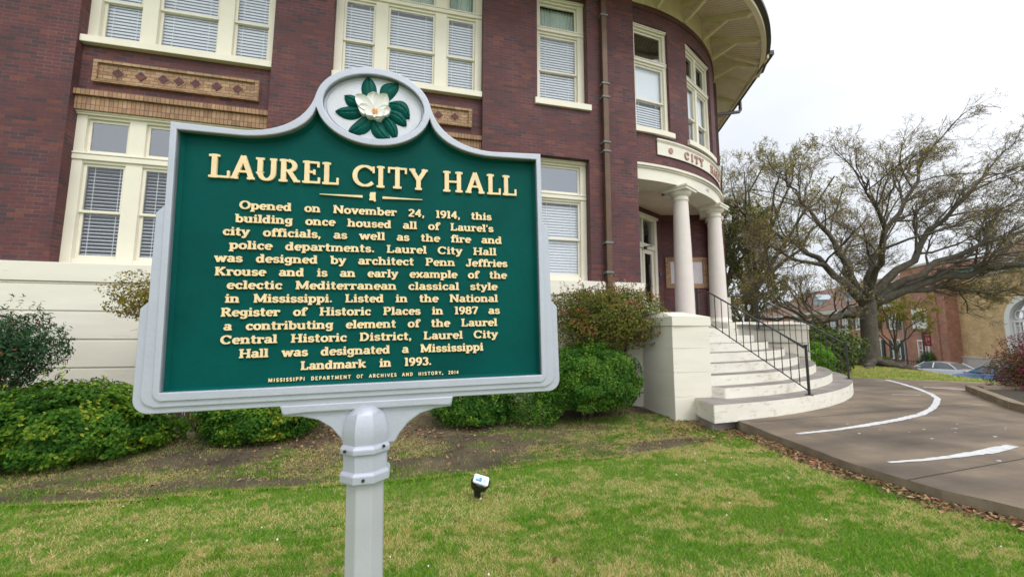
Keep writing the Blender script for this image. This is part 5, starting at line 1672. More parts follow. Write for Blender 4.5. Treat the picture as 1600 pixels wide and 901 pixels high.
# ------------------------------------------------------------------ trees
class Tree:
    def __init__(self, seed):
        self.V, self.F, self.n = [], [], 0
        self.TV, self.TF, self.tn = [], [], 0
        self.leafP, self.leafD = [], []
        self.rng = np.random.default_rng(seed)
    def tube(self, P, R, sides, twig=False):
        P = np.asarray(P, float); k = len(P)
        d = np.gradient(P, axis=0); d /= np.linalg.norm(d, axis=1, keepdims=True)+1e-9
        a = np.cross(d, np.array([0.31, 0.23, 0.92])); a /= np.linalg.norm(a, axis=1, keepdims=True)+1e-9
        b = np.cross(d, a)
        th = np.arange(sides)*2*pi/sides
        ring = P[:, None, :]+(a[:, None, :]*np.cos(th)[None, :, None]+b[:, None, :]*np.sin(th)[None, :, None])*np.asarray(R)[:, None, None]
        V = ring.reshape(-1, 3)
        i = np.arange((k-1)*sides); r = i//sides; c = i % sides; c2 = (c+1) % sides
        F = np.stack([r*sides+c, r*sides+c2, (r+1)*sides+c2, (r+1)*sides+c], 1)
        if twig: self.TF.append(F+self.tn); self.TV.append(V); self.tn += len(V)
        else: self.F.append(F+self.n); self.V.append(V); self.n += len(V)
    def grow(self, p, d, L, r, level, maxl, bias, counts, spread=0.75, leafn=3):
        g = self.rng
        k = [7, 6, 5, 4, 3][min(level, 4)]
        P = [np.array(p)]
        dd = np.array(d, float)
        for i in range(k-1):
            dd = dd+g.normal(size=3)*(0.20 if level < 3 else 0.28)+bias*0.11
            dd /= np.linalg.norm(dd)
            P.append(P[-1]+dd*L/(k-1))
        P = np.array(P)
        self.tube(P, np.maximum(np.linspace(r, r*0.45, k), 0.0052), [8, 6, 5, 3, 3][min(level, 4)], level >= 3)
        self.branch(P, r, L, level, maxl, bias, counts, spread, leafn)
    def branch(self, P, r, L, level, maxl, bias, counts, spread, leafn, t0=0.25):
        g = self.rng
        if level >= maxl:
            for _ in range(leafn):
                t = g.random()*(len(P)-1); i = min(int(t), len(P)-2)
                self.leafP.append(P[i]+(P[i+1]-P[i])*(t-i)+g.normal(size=3)*0.05); self.leafD.append(g.normal(size=3))
            return
        for _ in range(counts[level]):
            t = (t0+(1-t0)*g.random()**0.8)*(len(P)-1); i = min(int(t), len(P)-2)
            q = P[i]+(P[i+1]-P[i])*(t-i)
            ax = P[i+1]-P[i]; ax = ax/(np.linalg.norm(ax)+1e-9)
            s = g.normal(size=3); s -= ax*(s@ax); s /= np.linalg.norm(s)+1e-9
            d = ax*(1-spread*0.35)+s*spread+bias*0.35
            d /= np.linalg.norm(d)
            tt = t/(len(P)-1)
            self.grow(q, d, L*g.uniform(0.38, 0.66)*(1.1-0.35*tt), r*(1-0.5*tt)*g.uniform(0.35, 0.55), level+1, maxl, bias, counts, spread, leafn)
    def finish(self, root, org, bark, twigmat, leafmat_, leaf, tintr=(0, 1)):
        org = np.array(org)
        o1 = raw_mesh('trunk', np.concatenate(self.V)-org, F4=np.concatenate(self.F), mat=bark, parent=root)
        o1.data.polygons.foreach_set('use_smooth', np.ones(len(o1.data.polygons), dtype=bool))
        if self.TV: raw_mesh('twigs', np.concatenate(self.TV)-org, F4=np.concatenate(self.TF), mat=twigmat, parent=root)
        if self.leafP:
            P = np.array(self.leafP); D = np.array(self.leafD)
            V, F = leaf_cloud(P, D, leaf, 0.5, 0.8)
            cl = vnoise(P[:, 0]*0.9+P[:, 1]*0.4, P[:, 2]*0.9, 3)
            raw_mesh('crown', V-org, F4=F, mat=leafmat_, tint=tintr[0]+(tintr[1]-tintr[0])*np.clip(0.55*cl+0.5*RNG.random(len(P)), 0, 1), parent=root)

# camera-frame directions used to lay out the oak the way the photo shows it (world positions are real)
FWD = np.array([sin(HEAD), cos(HEAD), 0.0]); RGT = np.array([cos(HEAD), -sin(HEAD), 0.0])
TB = np.array([20.62, 14.58, 0.24])
oak = thing('oak_tree', 'wide spreading oak with a thick trunk and windswept spring branches beyond the forecourt', 'tree', tuple(TB))
tr = Tree(21)
def tp(r, u, f=0.0): return TB+RGT*r+FWD*f+np.array([0, 0, u])       # metres right, up, away from the trunk foot
tr.tube([tp(0, -0.3), tp(0, 0.05), tp(-.02, .4), tp(0, 1.2), tp(0.03, 2.2), tp(0.06, 2.9), tp(0.1, 3.4)], [0.56, 0.45, 0.37, 0.325, 0.31, 0.35, 0.33], 20)
limbs = [  # points (right, up, away), start radius, end radius, wind bias
 ([(-.3, 2.55, 0), (-.9, 2.5, -.2), (-1.6, 2.35, -.5), (-2.3, 2.05, -.9), (-3.1, 1.95, -1.2), (-4.0, 2.05, -1.5), (-4.7, 2.4, -1.7), (-5.6, 2.95, -1.6)], .34, .09),
 ([(-.35, 2.45, .3), (-.9, 2.2, .8), (-1.6, 2.0, 1.6), (-2.6, 2.1, 2.4), (-3.8, 2.5, 3.0)], .26, .08),
 ([(-.2, 3.0, 0), (-.8, 3.9, .2), (-1.5, 4.7, .4), (-2.3, 5.3, .5), (-3.2, 6.0, .6), (-4.4, 6.8, .6), (-5.6, 7.7, .5)], .36, .07),
 ([(-1.5, 4.7, .4), (-2.4, 4.75, .1), (-3.5, 4.9, -.2), (-4.6, 5.4, -.5), (-5.8, 5.6, -.8)], .20, .06),
 ([(0, 3.2, .1), (-.4, 4.2, .3), (-.7, 5.3, .5), (-.9, 6.4, .8), (-1.5, 7.5, 1.0), (-2.1, 8.7, 1.1), (-2.5, 9.7, 1.2)], .34, .06),
 ([(.15, 3.3, -.1), (.2, 4.4, -.3), (.45, 5.4, -.6), (.8, 6.5, -.8), (1.5, 7.6, -.9), (2.1, 8.9, -1.0), (2.7, 10.1, -1.1)], .36, .06),
 ([(.2, 3.2, -.2), (1.0, 4.3, -.6), (1.9, 5.4, -.9), (2.9, 6.5, -1.1), (4.0, 7.7, -1.2), (5.1, 9.1, -1.2)], .36, .07),
 ([(.3, 3.0, -.2), (1.2, 3.8, -.7), (2.3, 4.6, -1.1), (3.6, 5.1, -1.4), (5.2, 5.7, -1.6), (6.8, 6.6, -1.7)], .36, .08),
 ([(.3, 2.9, -.1), (1.4, 3.45, -.6), (2.7, 4.0, -1.0), (4.1, 4.3, -1.4), (5.5, 4.35, -1.8), (7.0, 4.6, -2.1), (8.5, 5.2, -2.2)], .40, .10),
 ([(1.4, 3.4, -.6), (2.6, 3.4, -.4), (3.8, 3.55, -.2), (5.0, 3.4, 0), (6.4, 3.3, .2)], .26, .07),
 ([(.1, 3.0, .4), (.6, 4.0, 1.4), (1.2, 4.8, 2.6), (2.0, 5.8, 3.8), (3.0, 7.0, 4.8)], .32, .07),
 ([(-.1, 3.0, -.3), (-.5, 4.2, -1.2), (-1.0, 5.2, -2.2), (-1.8, 6.4, -3.0), (-2.6, 7.4, -3.6)], .30, .06),
]
for pts, r0, r1 in limbs:
    P = np.array([tp(*q) for q in pts])
    # refine
    Q = [P[0]]
    for a, b in zip(P[:-1], P[1:]):
        Q.append((a+b)/2+tr.rng.normal(size=3)*0.13); Q.append(b)
    Q = np.array(Q)
    tr.tube(Q, 0.64*r0*(1-np.linspace(0, 1, len(Q))**0.7)+r1*np.linspace(0, 1, len(Q))*0.5, 10)
    right = pts[-1][0] > 0
    bias = RGT*(0.95 if right else -0.05)+np.array([0, 0, 0.42 if right else 0.55])
    Ln = float(np.sum(np.linalg.norm(np.diff(Q, axis=0), axis=1)))
    tr.branch(Q, r0*0.38, Ln*0.68, 0, 4, bias, [17, 8, 6, 4] if right else [14, 7, 6, 4], 0.72, 1, t0=0.20)
tr.finish(oak, TB, M['bark'], M['twig'], M['oak_leaf'], 0.072)
rb = MB()
rnd = random.Random(8)
for a in (-2.6, -1.9, -1.2, -0.5, 0.1, 0.9, 2.4):
    d = Vector((cos(a), sin(a), 0))
    L = rnd.uniform(1.6, 3.4)
    pts, rs = [], []
    for k in range(8):
        t = k/7
        q = d*(0.35+L*t)+Vector((-d.y, d.x, 0))*rnd.uniform(-.14, .14)
        zz = float(ground_z(TB[0]+q.x, TB[1]+q.y))-TB[2]
        pts.append((q.x, q.y, zz+0.15*(1-t)**2+0.01)); rs.append(0.13*(1-t)+0.04)
    rb.tube(pts, rs, 7)
rb.build('surface_roots', M['bark'], oak, smooth=True)

def simple_tree(name, label, base, H, spread, leafm, seed, leaf, nl, counts, lean=0.0, trunk_r=0.25, leafn=6, forks=6, low=.2):
    base = np.array(base, float)
    root = thing(name, label, 'tree', tuple(base))
    t = Tree(seed)
    t.tube([base+[0, 0, -.3], base+[0, 0, .1], base+[lean*.3, 0, H*.2], base+[lean*.6, 0, H*.34]], [trunk_r*1.5, trunk_r*1.15, trunk_r, trunk_r*.8], 10)
    for k in range(forks):
        a = 2*pi*k/forks+t.rng.random()
        u = t.rng.uniform(0.45, 1.0)
        d = np.array([cos(a)*spread*u, sin(a)*spread*u, H*0.65*(1.15-(0.55 if low < .3 else 0.42)*u)])
        p0 = base+[lean*.6, 0, H*t.rng.uniform(low, .36)]
        P = np.array([p0+d*x+t.rng.normal(size=3)*0.12*x*3 for x in np.linspace(0, 1, 7)])
        t.tube(P, np.linspace(trunk_r*.55, trunk_r*.15, 7), 7)
        t.branch(P, trunk_r*.3, float(np.linalg.norm(d))*0.6, 0, 3, np.array([0, 0, .3]), counts, 0.9, leafn, t0=0.2)
    t.finish(root, base, M['bark'], M['twig'], M[leafm], leaf)
simple_tree('yellow_green_tree', 'tall yellow-green leafing tree behind the far handrail, between evergreen and oak', (21.6, 22.0, 0.0), 12.5, 5.6, 'tree_yellow', 31, 0.11, 5, [8, 7, 5], leafn=5, forks=12, low=.33)
simple_tree('evergreen_tree', 'dark evergreen tree rising just behind the porch columns of the city hall', (15.6, 18.6, 0.2), 9.6, 2.9, 'tree_dark', 32, 0.11, 5, [8, 6, 5], leafn=6, forks=11)
tq = FWD*28.0+RGT*26.0
simple_tree('small_tree', 'small yellow-green tree behind the oak trunk in front of the brown brick building', (float(tq[0]), float(tq[1]), -1.4), 7.4, 2.3, 'tree_yellow', 36, 0.12, 5, [7, 6, 4], leafn=6, forks=7, trunk_r=0.10)
simple_tree('grey_tree', 'brownish thin tree between the evergreen and the red brick house', (27.5, 29.0, -0.6), 9.0, 4.4, 'tree_dark', 33, 0.20, 5, [7, 6, 5], leafn=5, forks=8)

# ------------------------------------------------------------------ buildings across the side street
STREET_Z = -1.85
M['orange_brick'] = brick('orange_brick', (0.44, 0.20, 0.125), (0.54, 0.26, 0.165), (0.60, 0.32, 0.21), (0.44, 0.35, 0.29), joint=0.012)
M['brown_brick'] = brick('brown_brick', (0.34, 0.155, 0.105), (0.43, 0.205, 0.14), (0.49, 0.255, 0.18), (0.35, 0.27, 0.22), joint=0.012)
M['yellow_brick'] = brick('yellow_brick', (0.60, 0.41, 0.20), (0.70, 0.50, 0.26), (0.74, 0.56, 0.33), (0.50, 0.40, 0.26), joint=0.012)
M['trim_white'] = paint('white_trim', (0.78, 0.78, 0.77), 0.5, 0.04, 2.0)
M['shutter'] = paint('dark_green_shutter', (0.012, 0.035, 0.035), 0.5, 0.1, 3.0)
M['limestone'] = paint('pale_limestone', (0.56, 0.53, 0.48), 0.8, 0.08, 2.0, dirt=(0.40, 0.37, 0.32))
M['shingle'] = paint('brown_shingle', (0.20, 0.115, 0.085), 0.9, 0.2, 5.0, 0.3)
M['slate_blue'] = paint('pale_metal_roof', (0.36, 0.42, 0.47), 0.6, 0.1, 3.0)
M['patina'] = paint('green_copper', (0.12, 0.36, 0.31), 0.6, 0.1, 3.0)
M['banner_red'] = paint('banner_maroon', (0.19, 0.018, 0.025), 0.6, 0.08, 4.0)
M['banner_mark'] = paint('banner_pale_mark', (0.45, 0.22, 0.20), 0.6, 0.08, 4.0)
M['pane_far'] = glassmat('far_window_glass', 0.12)

def frontage(P0):
    """x along the front (away from us), local -y towards us"""
    a = atan2(D27[1], D27[0])
    return (P0[0], P0[1], STREET_Z), a-pi      # local x runs towards the camera side (to the right in view)

def bwindow(parent, x, z0, z1, wd, shutters=True, cols=2, rows=4, y=0.0, trim='trim_white', arch=False):
    m = MB()
    m.box(x-wd/2-0.09, x-wd/2, y-0.06, y+0.10, z0, z1); m.box(x+wd/2, x+wd/2+0.09, y-0.06, y+0.10, z0, z1)
    m.box(x-wd/2-0.12, x+wd/2+0.12, y-0.10, y+0.10, z0-0.12, z0-0.001); m.box(x-wd/2-0.10, x+wd/2+0.10, y-0.07, y+0.10, z1, z1+0.13)
    for c in range(1, cols): m.box(x-wd/2+wd*c/cols-0.02, x-wd/2+wd*c/cols+0.02, y-0.02, y+0.04, z0, z1)
    for r in range(1, rows):
        h = 0.035 if r == rows//2 else 0.018
        m.box(x-wd/2, x+wd/2, y-0.024, y+0.036, z0+(z1-z0)*r/rows-h, z0+(z1-z0)*r/rows+h)
    wn = m.build('window', M[trim], parent)
    m = MB(); m.box(x-wd/2, x+wd/2, y+0.042, y+0.05, z0, z1); m.build('window_pane', M['pane_far'], wn)
    m = MB(); m.box(x-wd/2+0.02, x+wd/2-0.02, y+0.06, y+0.065, z0+(z1-z0)*0.12, z1); m.build('window_curtain', M['trim_white'], wn)
    if shutters:
        for s in (-1, 1):
            m = MB()
            xa = x+s*(wd/2+0.12); xb = x+s*(wd/2+0.12+0.40)
            m.box(xa, xb, y-0.07, y-0.005, z0-0.05, z1+0.05)
            for k in range(1, 9): m.box(xa, xb, y-0.085, y-0.069, z0+(z1-z0)*k/9-0.02, z0+(z1-z0)*k/9+0.02)
            m.build('shutter', M['shutter'], parent)

P0 = np.array([46.025, 30.122])
loc, az = frontage(P0)
house = thing('brick_house', 'orange brick two-storey house with dark green shutters behind the oak trunk', 'house', loc, az)
Z = lambda z: z-STREET_Z
# local x = -t (t grows away from the camera)
m = MB(); m.box(-34, 1.25, 0.06, 9.0, Z(-2.3), Z(4.45)); m.build('wall', M['orange_brick'], house)
m = MB(); m.box(-34.1, 1.3, -0.38, 0.10, Z(4.42), Z(4.62)); m.box(-34.1, 1.3, -0.22, 0.08, Z(4.20), Z(4.418)); m.build('cornice', M['trim_white'], house)
m = MB()
m.add([(-34.2, -0.45, Z(4.62)), (1.4, -0.45, Z(4.62)), (1.4, 9.5, Z(4.62)), (-34.2, 9.5, Z(4.62)), (-31, 4.5, Z(8.3)), (-2.0, 4.5, Z(8.3))], [(0, 1, 5, 4), (1, 2, 5), (2, 3, 4, 5), (3, 0, 4)])
m.build('roof', M['shingle'], house)
for x in (-9.2, -17.0, -2.4):
    m = MB()
    m.box(x-0.8, x+0.8, 0.9, 2.6, Z(5.2), Z(6.4)); dm = m.build('dormer', M['slate_blue'], house)
    m = MB(); m.add([(x-1.0, 0.75, Z(6.35)), (x+1.0, 0.75, Z(6.35)), (x, 0.75, Z(7.1)), (x-1.0, 3.6, Z(6.35)), (x+1.0, 3.6, Z(6.35)), (x, 3.6, Z(7.1))], [(0, 1, 2), (0, 2, 5, 3), (1, 4, 5, 2)]); m.build('dormer_roof', M['slate_blue'], dm)
    m = MB(); m.box(x-0.42, x+0.42, 0.86, 0.91, Z(5.35), Z(6.25)); m.build('dormer_pane', M['pane_far'], dm)
for t in (16.8, 14.2, 11.3, 8.6, 5.9, 3.1, 0.2, 20.0, 23.0): bwindow(house, -t, Z(2.25), Z(3.62), 0.95)
for t in (5.75, 2.9, 0.05, 12.6, 15.6, 18.8): bwindow(house, -t, Z(-0.62), Z(1.05), 1.0)
# door with white pediment
m = MB()
m.box(-10.2, -9.95, -0.5, 0.06, Z(-1.9), Z(1.35)); m.box(-8.25, -8.0, -0.5, 0.06, Z(-1.9), Z(1.35)); m.box(-10.35, -7.85, -0.62, 0.06, Z(1.35), Z(1.62))
m.add([(-10.5, -0.68, Z(1.62)), (-7.7, -0.68, Z(1.62)), (-9.1, -0.68, Z(2.35)), (-10.5, 0.06, Z(1.62)), (-7.7, 0.06, Z(1.62)), (-9.1, 0.06, Z(2.35))], [(0, 1, 2), (0, 2, 5, 3), (1, 4, 5, 2), (0, 3, 4, 1)])
dp = m.build('door_surround', M['trim_white'], house)
m = MB(); m.box(-9.6, -8.6, 0.0, 0.055, Z(-1.9), Z(0.9)); m.build('front_door', M['shutter'], dp)
m = MB(); m.tube([(1.12, -0.04, Z(4.3)), (1.12, -0.04, Z(-1.8))], 0.07, 8); m.build('drainpipe', M['slate_blue'], house)

P1 = np.array([43.831, 28.072])
loc, az = frontage(P1)
annex = thing('brick_annex', 'brown brick building with a white shuttered window between the house and the yellow brick hall', 'building', loc, az)
m = MB(); m.box(0.25, 5.05, 0.0, 8.0, Z(-2.3), Z(7.5)); m.build('wall', M['brown_brick'], annex)
m = MB(); m.box(3.98, 4.22, -0.10, 0.02, Z(-1.8), Z(7.4)); m.build('brick_strip', M['brown_brick'], annex)
m = MB(); m.box(0.2, 5.1, -0.12, 8.05, Z(7.5), Z(7.68)); m.build('coping', M['limestone'], annex)
m = MB(); m.box(1.45, 3.02, -0.12, 0.02, Z(2.15), Z(3.85))
for k in range(7): m.box(1.5, 2.97, -0.14, -0.118, Z(2.24+k*0.22), Z(2.36+k*0.22))
m.build('louvred_window', M['trim_white'], annex)
bwindow(annex, 2.36, Z(-0.45), Z(1.05), 1.1, shutters=False, cols=3, rows=4, y=-0.02)

P2 = np.array([42.577, 23.718])
loc, az = frontage(P2)
yb = thing('yellow_brick_hall', 'yellow brick hall with a tall arched window in a white stone surround', 'hall', loc, az)
# wall with arched opening centred at x = 6.25
AXc, AR, AS, AB = 6.25, 1.42, 2.55, 0.55      # centre, radius, spring z, bottom z
m = MB()
NA = 18
def wallq(pts): m.add([(x, 0.0, Z(z)) for x, z in pts], [tuple(range(len(pts)))], [[(x, z) for x, z in pts]])
wallq([(0.1, -0.03), (AXc-AR, -0.03), (AXc-AR, 6.5), (0.1, 6.5)])
wallq([(AXc+AR, -0.03), (14, -0.03), (14, 6.5), (AXc+AR, 6.5)])
wallq([(AXc-AR, -0.03), (AXc+AR, -0.03), (AXc+AR, AB), (AXc-AR, AB)])
arch = [(AXc+AR*cos(pi-pi*k/NA), AS+AR*sin(pi-pi*k/NA)) for k in range(NA+1)]
for a, b in zip(arch[:-1], arch[1:]): wallq([a, b, (b[0], 6.5), (a[0], 6.5)])
m.box(0.1, 0.4, 0.001, 12, Z(-0.03), Z(6.5))
m.build('wall', M['yellow_brick'], yb)
m = MB(); m.box(0.02, 14, -0.12, 0.25, Z(-2.4), Z(-0.03)); m.box(0.0, 14, -0.16, 0.25, Z(-0.15), Z(-0.028)); m.build('stone_base', M['limestone'], yb)
m = MB()
path = [(AXc-AR, AB)]+arch+[(AXc+AR, AB)]
outp = [(AXc-AR-0.36, AB)]+[(AXc+(AR+0.36)*cos(pi-pi*k/NA), AS+(AR+0.36)*sin(pi-pi*k/NA)) for k in range(NA+1)]+[(AXc+AR+0.36, AB)]
n = len(path)
m.add([(x, -0.09, Z(z)) for x, z in path]+[(x, -0.09, Z(z)) for x, z in outp]+[(x, 0.25, Z(z)) for x, z in path]+[(x, 0.0, Z(z)) for x, z in outp],
      [(i, i+1, n+i+1, n+i) for i in range(n-1)]+[(i, 2*n+i, 2*n+i+1, i+1) for i in range(n-1)]+[(n+i, n+i+1, 3*n+i+1, 3*n+i) for i in range(n-1)])
m.box(AXc-AR-0.45, AXc+AR+0.45, -0.16, 0.2, Z(AB-0.2), Z(AB))
aw = m.build('window_surround', M['trim_white'], yb)
m = MB()
m.add([(x, 0.20, Z(z)) for x, z in path], [tuple(range(n))]); m.build('window_pane', M['glass_dark'], aw)
m = MB(); m.box(AXc-AR, AXc+AR, 0.6, 0.62, Z(AB), Z(AS+AR)); m.build('room_interior', M['dark_room'], aw)
m = MB()
for dx in (-AR+0.12, -0.52, 0.52, AR-0.12): m.box(AXc+dx-0.08, AXc+dx+0.08, 0.10, 0.19, Z(AB), Z(AS-0.05))
for dx in (-0.93, 0, 0.93): m.box(AXc+dx-0.025, AXc+dx+0.025, 0.13, 0.18, Z(AB), Z(AS-0.05))
for k in range(1, 5): m.box(AXc-AR, AXc+AR, 0.132, 0.178, Z(AB+k*0.42-0.02), Z(AB+k*0.42+0.02))
m.box(AXc-AR, AXc+AR, 0.09, 0.19, Z(AS-0.06), Z(AS+0.06))
m.tube([(AXc+0.5*cos(2*pi*k/20), 0.15, Z(AS+0.72+0.5*sin(2*pi*k/20))) for k in range(21)], 0.06, 6)
for dx in (-0.9, 0.9): m.tube([(AXc+dx+0.3*cos(2*pi*k/16), 0.15, Z(AS+0.42+0.3*sin(2*pi*k/16))) for k in range(17)], 0.045, 6)
m.build('tracery_frame', M['trim_white'], aw)
m = MB(); m.box(0.0, 14, -0.30, 0.05, Z(6.40), Z(6.60)); m.build('copper_gutter', M['patina'], yb)
m = MB(); m.box(0.05, 14, -0.1, 0.04, Z(5.95), Z(6.38)); m.build('stone_frieze', M['limestone'], yb)
m = MB(); m.add([(-0.2, -0.4, Z(6.62)), (14, -0.4, Z(6.62)), (14, 8, Z(11.2)), (2.6, 8, Z(11.2)), (-0.2, 12, Z(6.62))], [(0, 1, 2, 3), (0, 3, 4)]); m.build('roof', M['shingle'], yb)
m = MB(); m.box(5.3, 6.2, -0.5, 0.0, Z(6.1), Z(6.95)); m.build('coping_block', M['limestone'], yb, bevel=0.05)

# second brick house further along, seen through the far handrail
loc, az = frontage(P0+D27*26+N27*1.0)
h2 = thing('brick_house', 'dim red brick house with a white cornice glimpsed between the evergreen and the oak limbs', 'house', (loc[0], loc[1], STREET_Z), az)
m = MB(); m.box(-22, 4.0, 0.0, 9, Z(-2.3), Z(3.6)); m.build('wall', M['brown_brick'], h2)
m = MB(); m.box(-22.2, 4.2, -0.3, 0.1, Z(3.6), Z(3.95)); m.build('cornice', M['trim_white'], h2)
m = MB(); m.add([(-22.4, -0.5, Z(3.95)), (4.4, -0.5, Z(3.95)), (4.4, 9.5, Z(3.95)), (-22.4, 9.5, Z(3.95)), (-19, 4.5, Z(7.6)), (1.0, 4.5, Z(7.6))], [(0, 1, 5, 4), (1, 2, 5), (2, 3, 4, 5), (3, 0, 4)]); m.build('roof', M['shingle'], h2)
for t in (-2, 2.5, 7, 11.5): bwindow(h2, -t, Z(0.6), Z(2.6), 1.1, shutters=False, cols=2, rows=2)

# ------------------------------------------------------------------ hedge, small bushes, fence, banner post
def hedge(name, label, pts, h, wdt, mat, seed, leaf, n):
    a, b = np.array(pts[0]), np.array(pts[1])
    L = np.linalg.norm(b-a)
    root = thing(name, label, 'hedge', (a[0], a[1], STREET_Z))
    t = RNG.random(n); s = RNG.uniform(-1, 1, n); z = RNG.random(n)**0.6
    side = RNG.random(n) < 0.5
    z = np.where(side, z, 1-0.05*RNG.random(n)); s = np.where(side, np.sign(s)*(1-0.1*RNG.random(n)), s)
    d = (b-a)/L; nn = np.array([-d[1], d[0]])
    P = np.stack([d[0]*t*L+nn[0]*s*wdt/2, d[1]*t*L+nn[1]*s*wdt/2, z*h+0.06*RNG.normal(size=n)], 1)
    N_ = np.where(side[:, None], np.stack([nn[0]*np.sign(s), nn[1]*np.sign(s), 0*s], 1), np.array([[0, 0, 1.0]]))
    V, F = leaf_cloud(P, N_, leaf, 0.6)
    raw_mesh('foliage', V, F4=F, mat=M[mat], tint=RNG.random(n)*0.7+0.3*z, parent=root)
    m = MB(); 
    for k in range(int(L/0.6)): m.tube([(d[0]*k*0.6, d[1]*k*0.6, 0), (d[0]*k*0.6, d[1]*k*0.6, h*0.7)], 0.03, 4)
    m.build('stems', M['stem'], root)
def off(P, t, q): return (P[0]+D27[0]*t-N27[0]*q, P[1]+D27[1]*t-N27[1]*q)
hedge('clipped_hedge', 'bright green clipped hedge along the foot of the orange brick house', (off(P0, -0.6, 1.4), off(P0, 9.5, 1.4)), 1.3, 0.8, 'lime', 3, 0.10, 9000)
shrub('corner_shrub', 'dark clipped shrub at the corner of the yellow brick hall', 'shrub', (off(P2, 1.5, 1.0)[0], off(P2, 1.5, 1.0)[1], -0.75), (0.75, 0.75, 1.0), 4000, 0.11, 'boxwood_dark', 51)
fn = thing('iron_fence', 'low black iron fence in front of the brown brick building', 'fence', (off(P1, 0.5, 1.6)[0], off(P1, 0.5, 1.6)[1], STREET_Z), atan2(D27[1], D27[0])-pi)
for z in (0.35, 1.25):
    m = MB(); m.box(0, 8.0, -0.02, 0.02, z, z+0.05); m.build('rail', M['iron'], fn)
for k in range(28):
    m = MB(); m.box(k*0.29, k*0.29+0.02, -0.01, 0.01, 0.0, 1.38); m.build('picket', M['iron'], fn)
bp = thing('banner_post', 'black street post carrying a small maroon banner beside the brown brick building', 'street post', (39.8, 24.2, STREET_Z))
m = MB(); m.lathe([(0.11, 0), (0.11, 0.4), (0.07, 0.5), (0.05, 3.9), (0.03, 4.0)], 12); m.build('pole', M['iron'], bp, smooth=True)
m = MB(); m.tube([(0, 0, 3.64), (0.56, -0.22, 3.64)], 0.02, 6); m.tube([(0, 0, 2.60), (0.56, -0.22, 2.60)], 0.02, 6); m.build('arm', M['iron'], bp)
ba = atan2(-0.3, 0.75)
m = MB(); m.M = Matrix.Rotation(ba, 4, 'Z'); m.box(0.08, 0.58, -0.008, 0.008, 2.62, 3.62); bn = m.build('banner', M['banner_red'], bp)
m = MB(); m.M = Matrix.Rotation(ba, 4, 'Z')
for (xa, xb, za, zb) in ((0.16, 0.50, 3.40, 3.47), (0.18, 0.26, 2.90, 3.30), (0.32, 0.46, 3.0, 3.27), (0.2, 0.44, 2.74, 2.80)): m.box(xa, xb, -0.012, -0.009, za, zb)
m.build('banner_print', M['banner_mark'], bn)
m = MB(); m.box(-0.16, 0.02, -0.1, 0.1, 1.4, 1.9); m.build('control_box', M['iron'], bp)

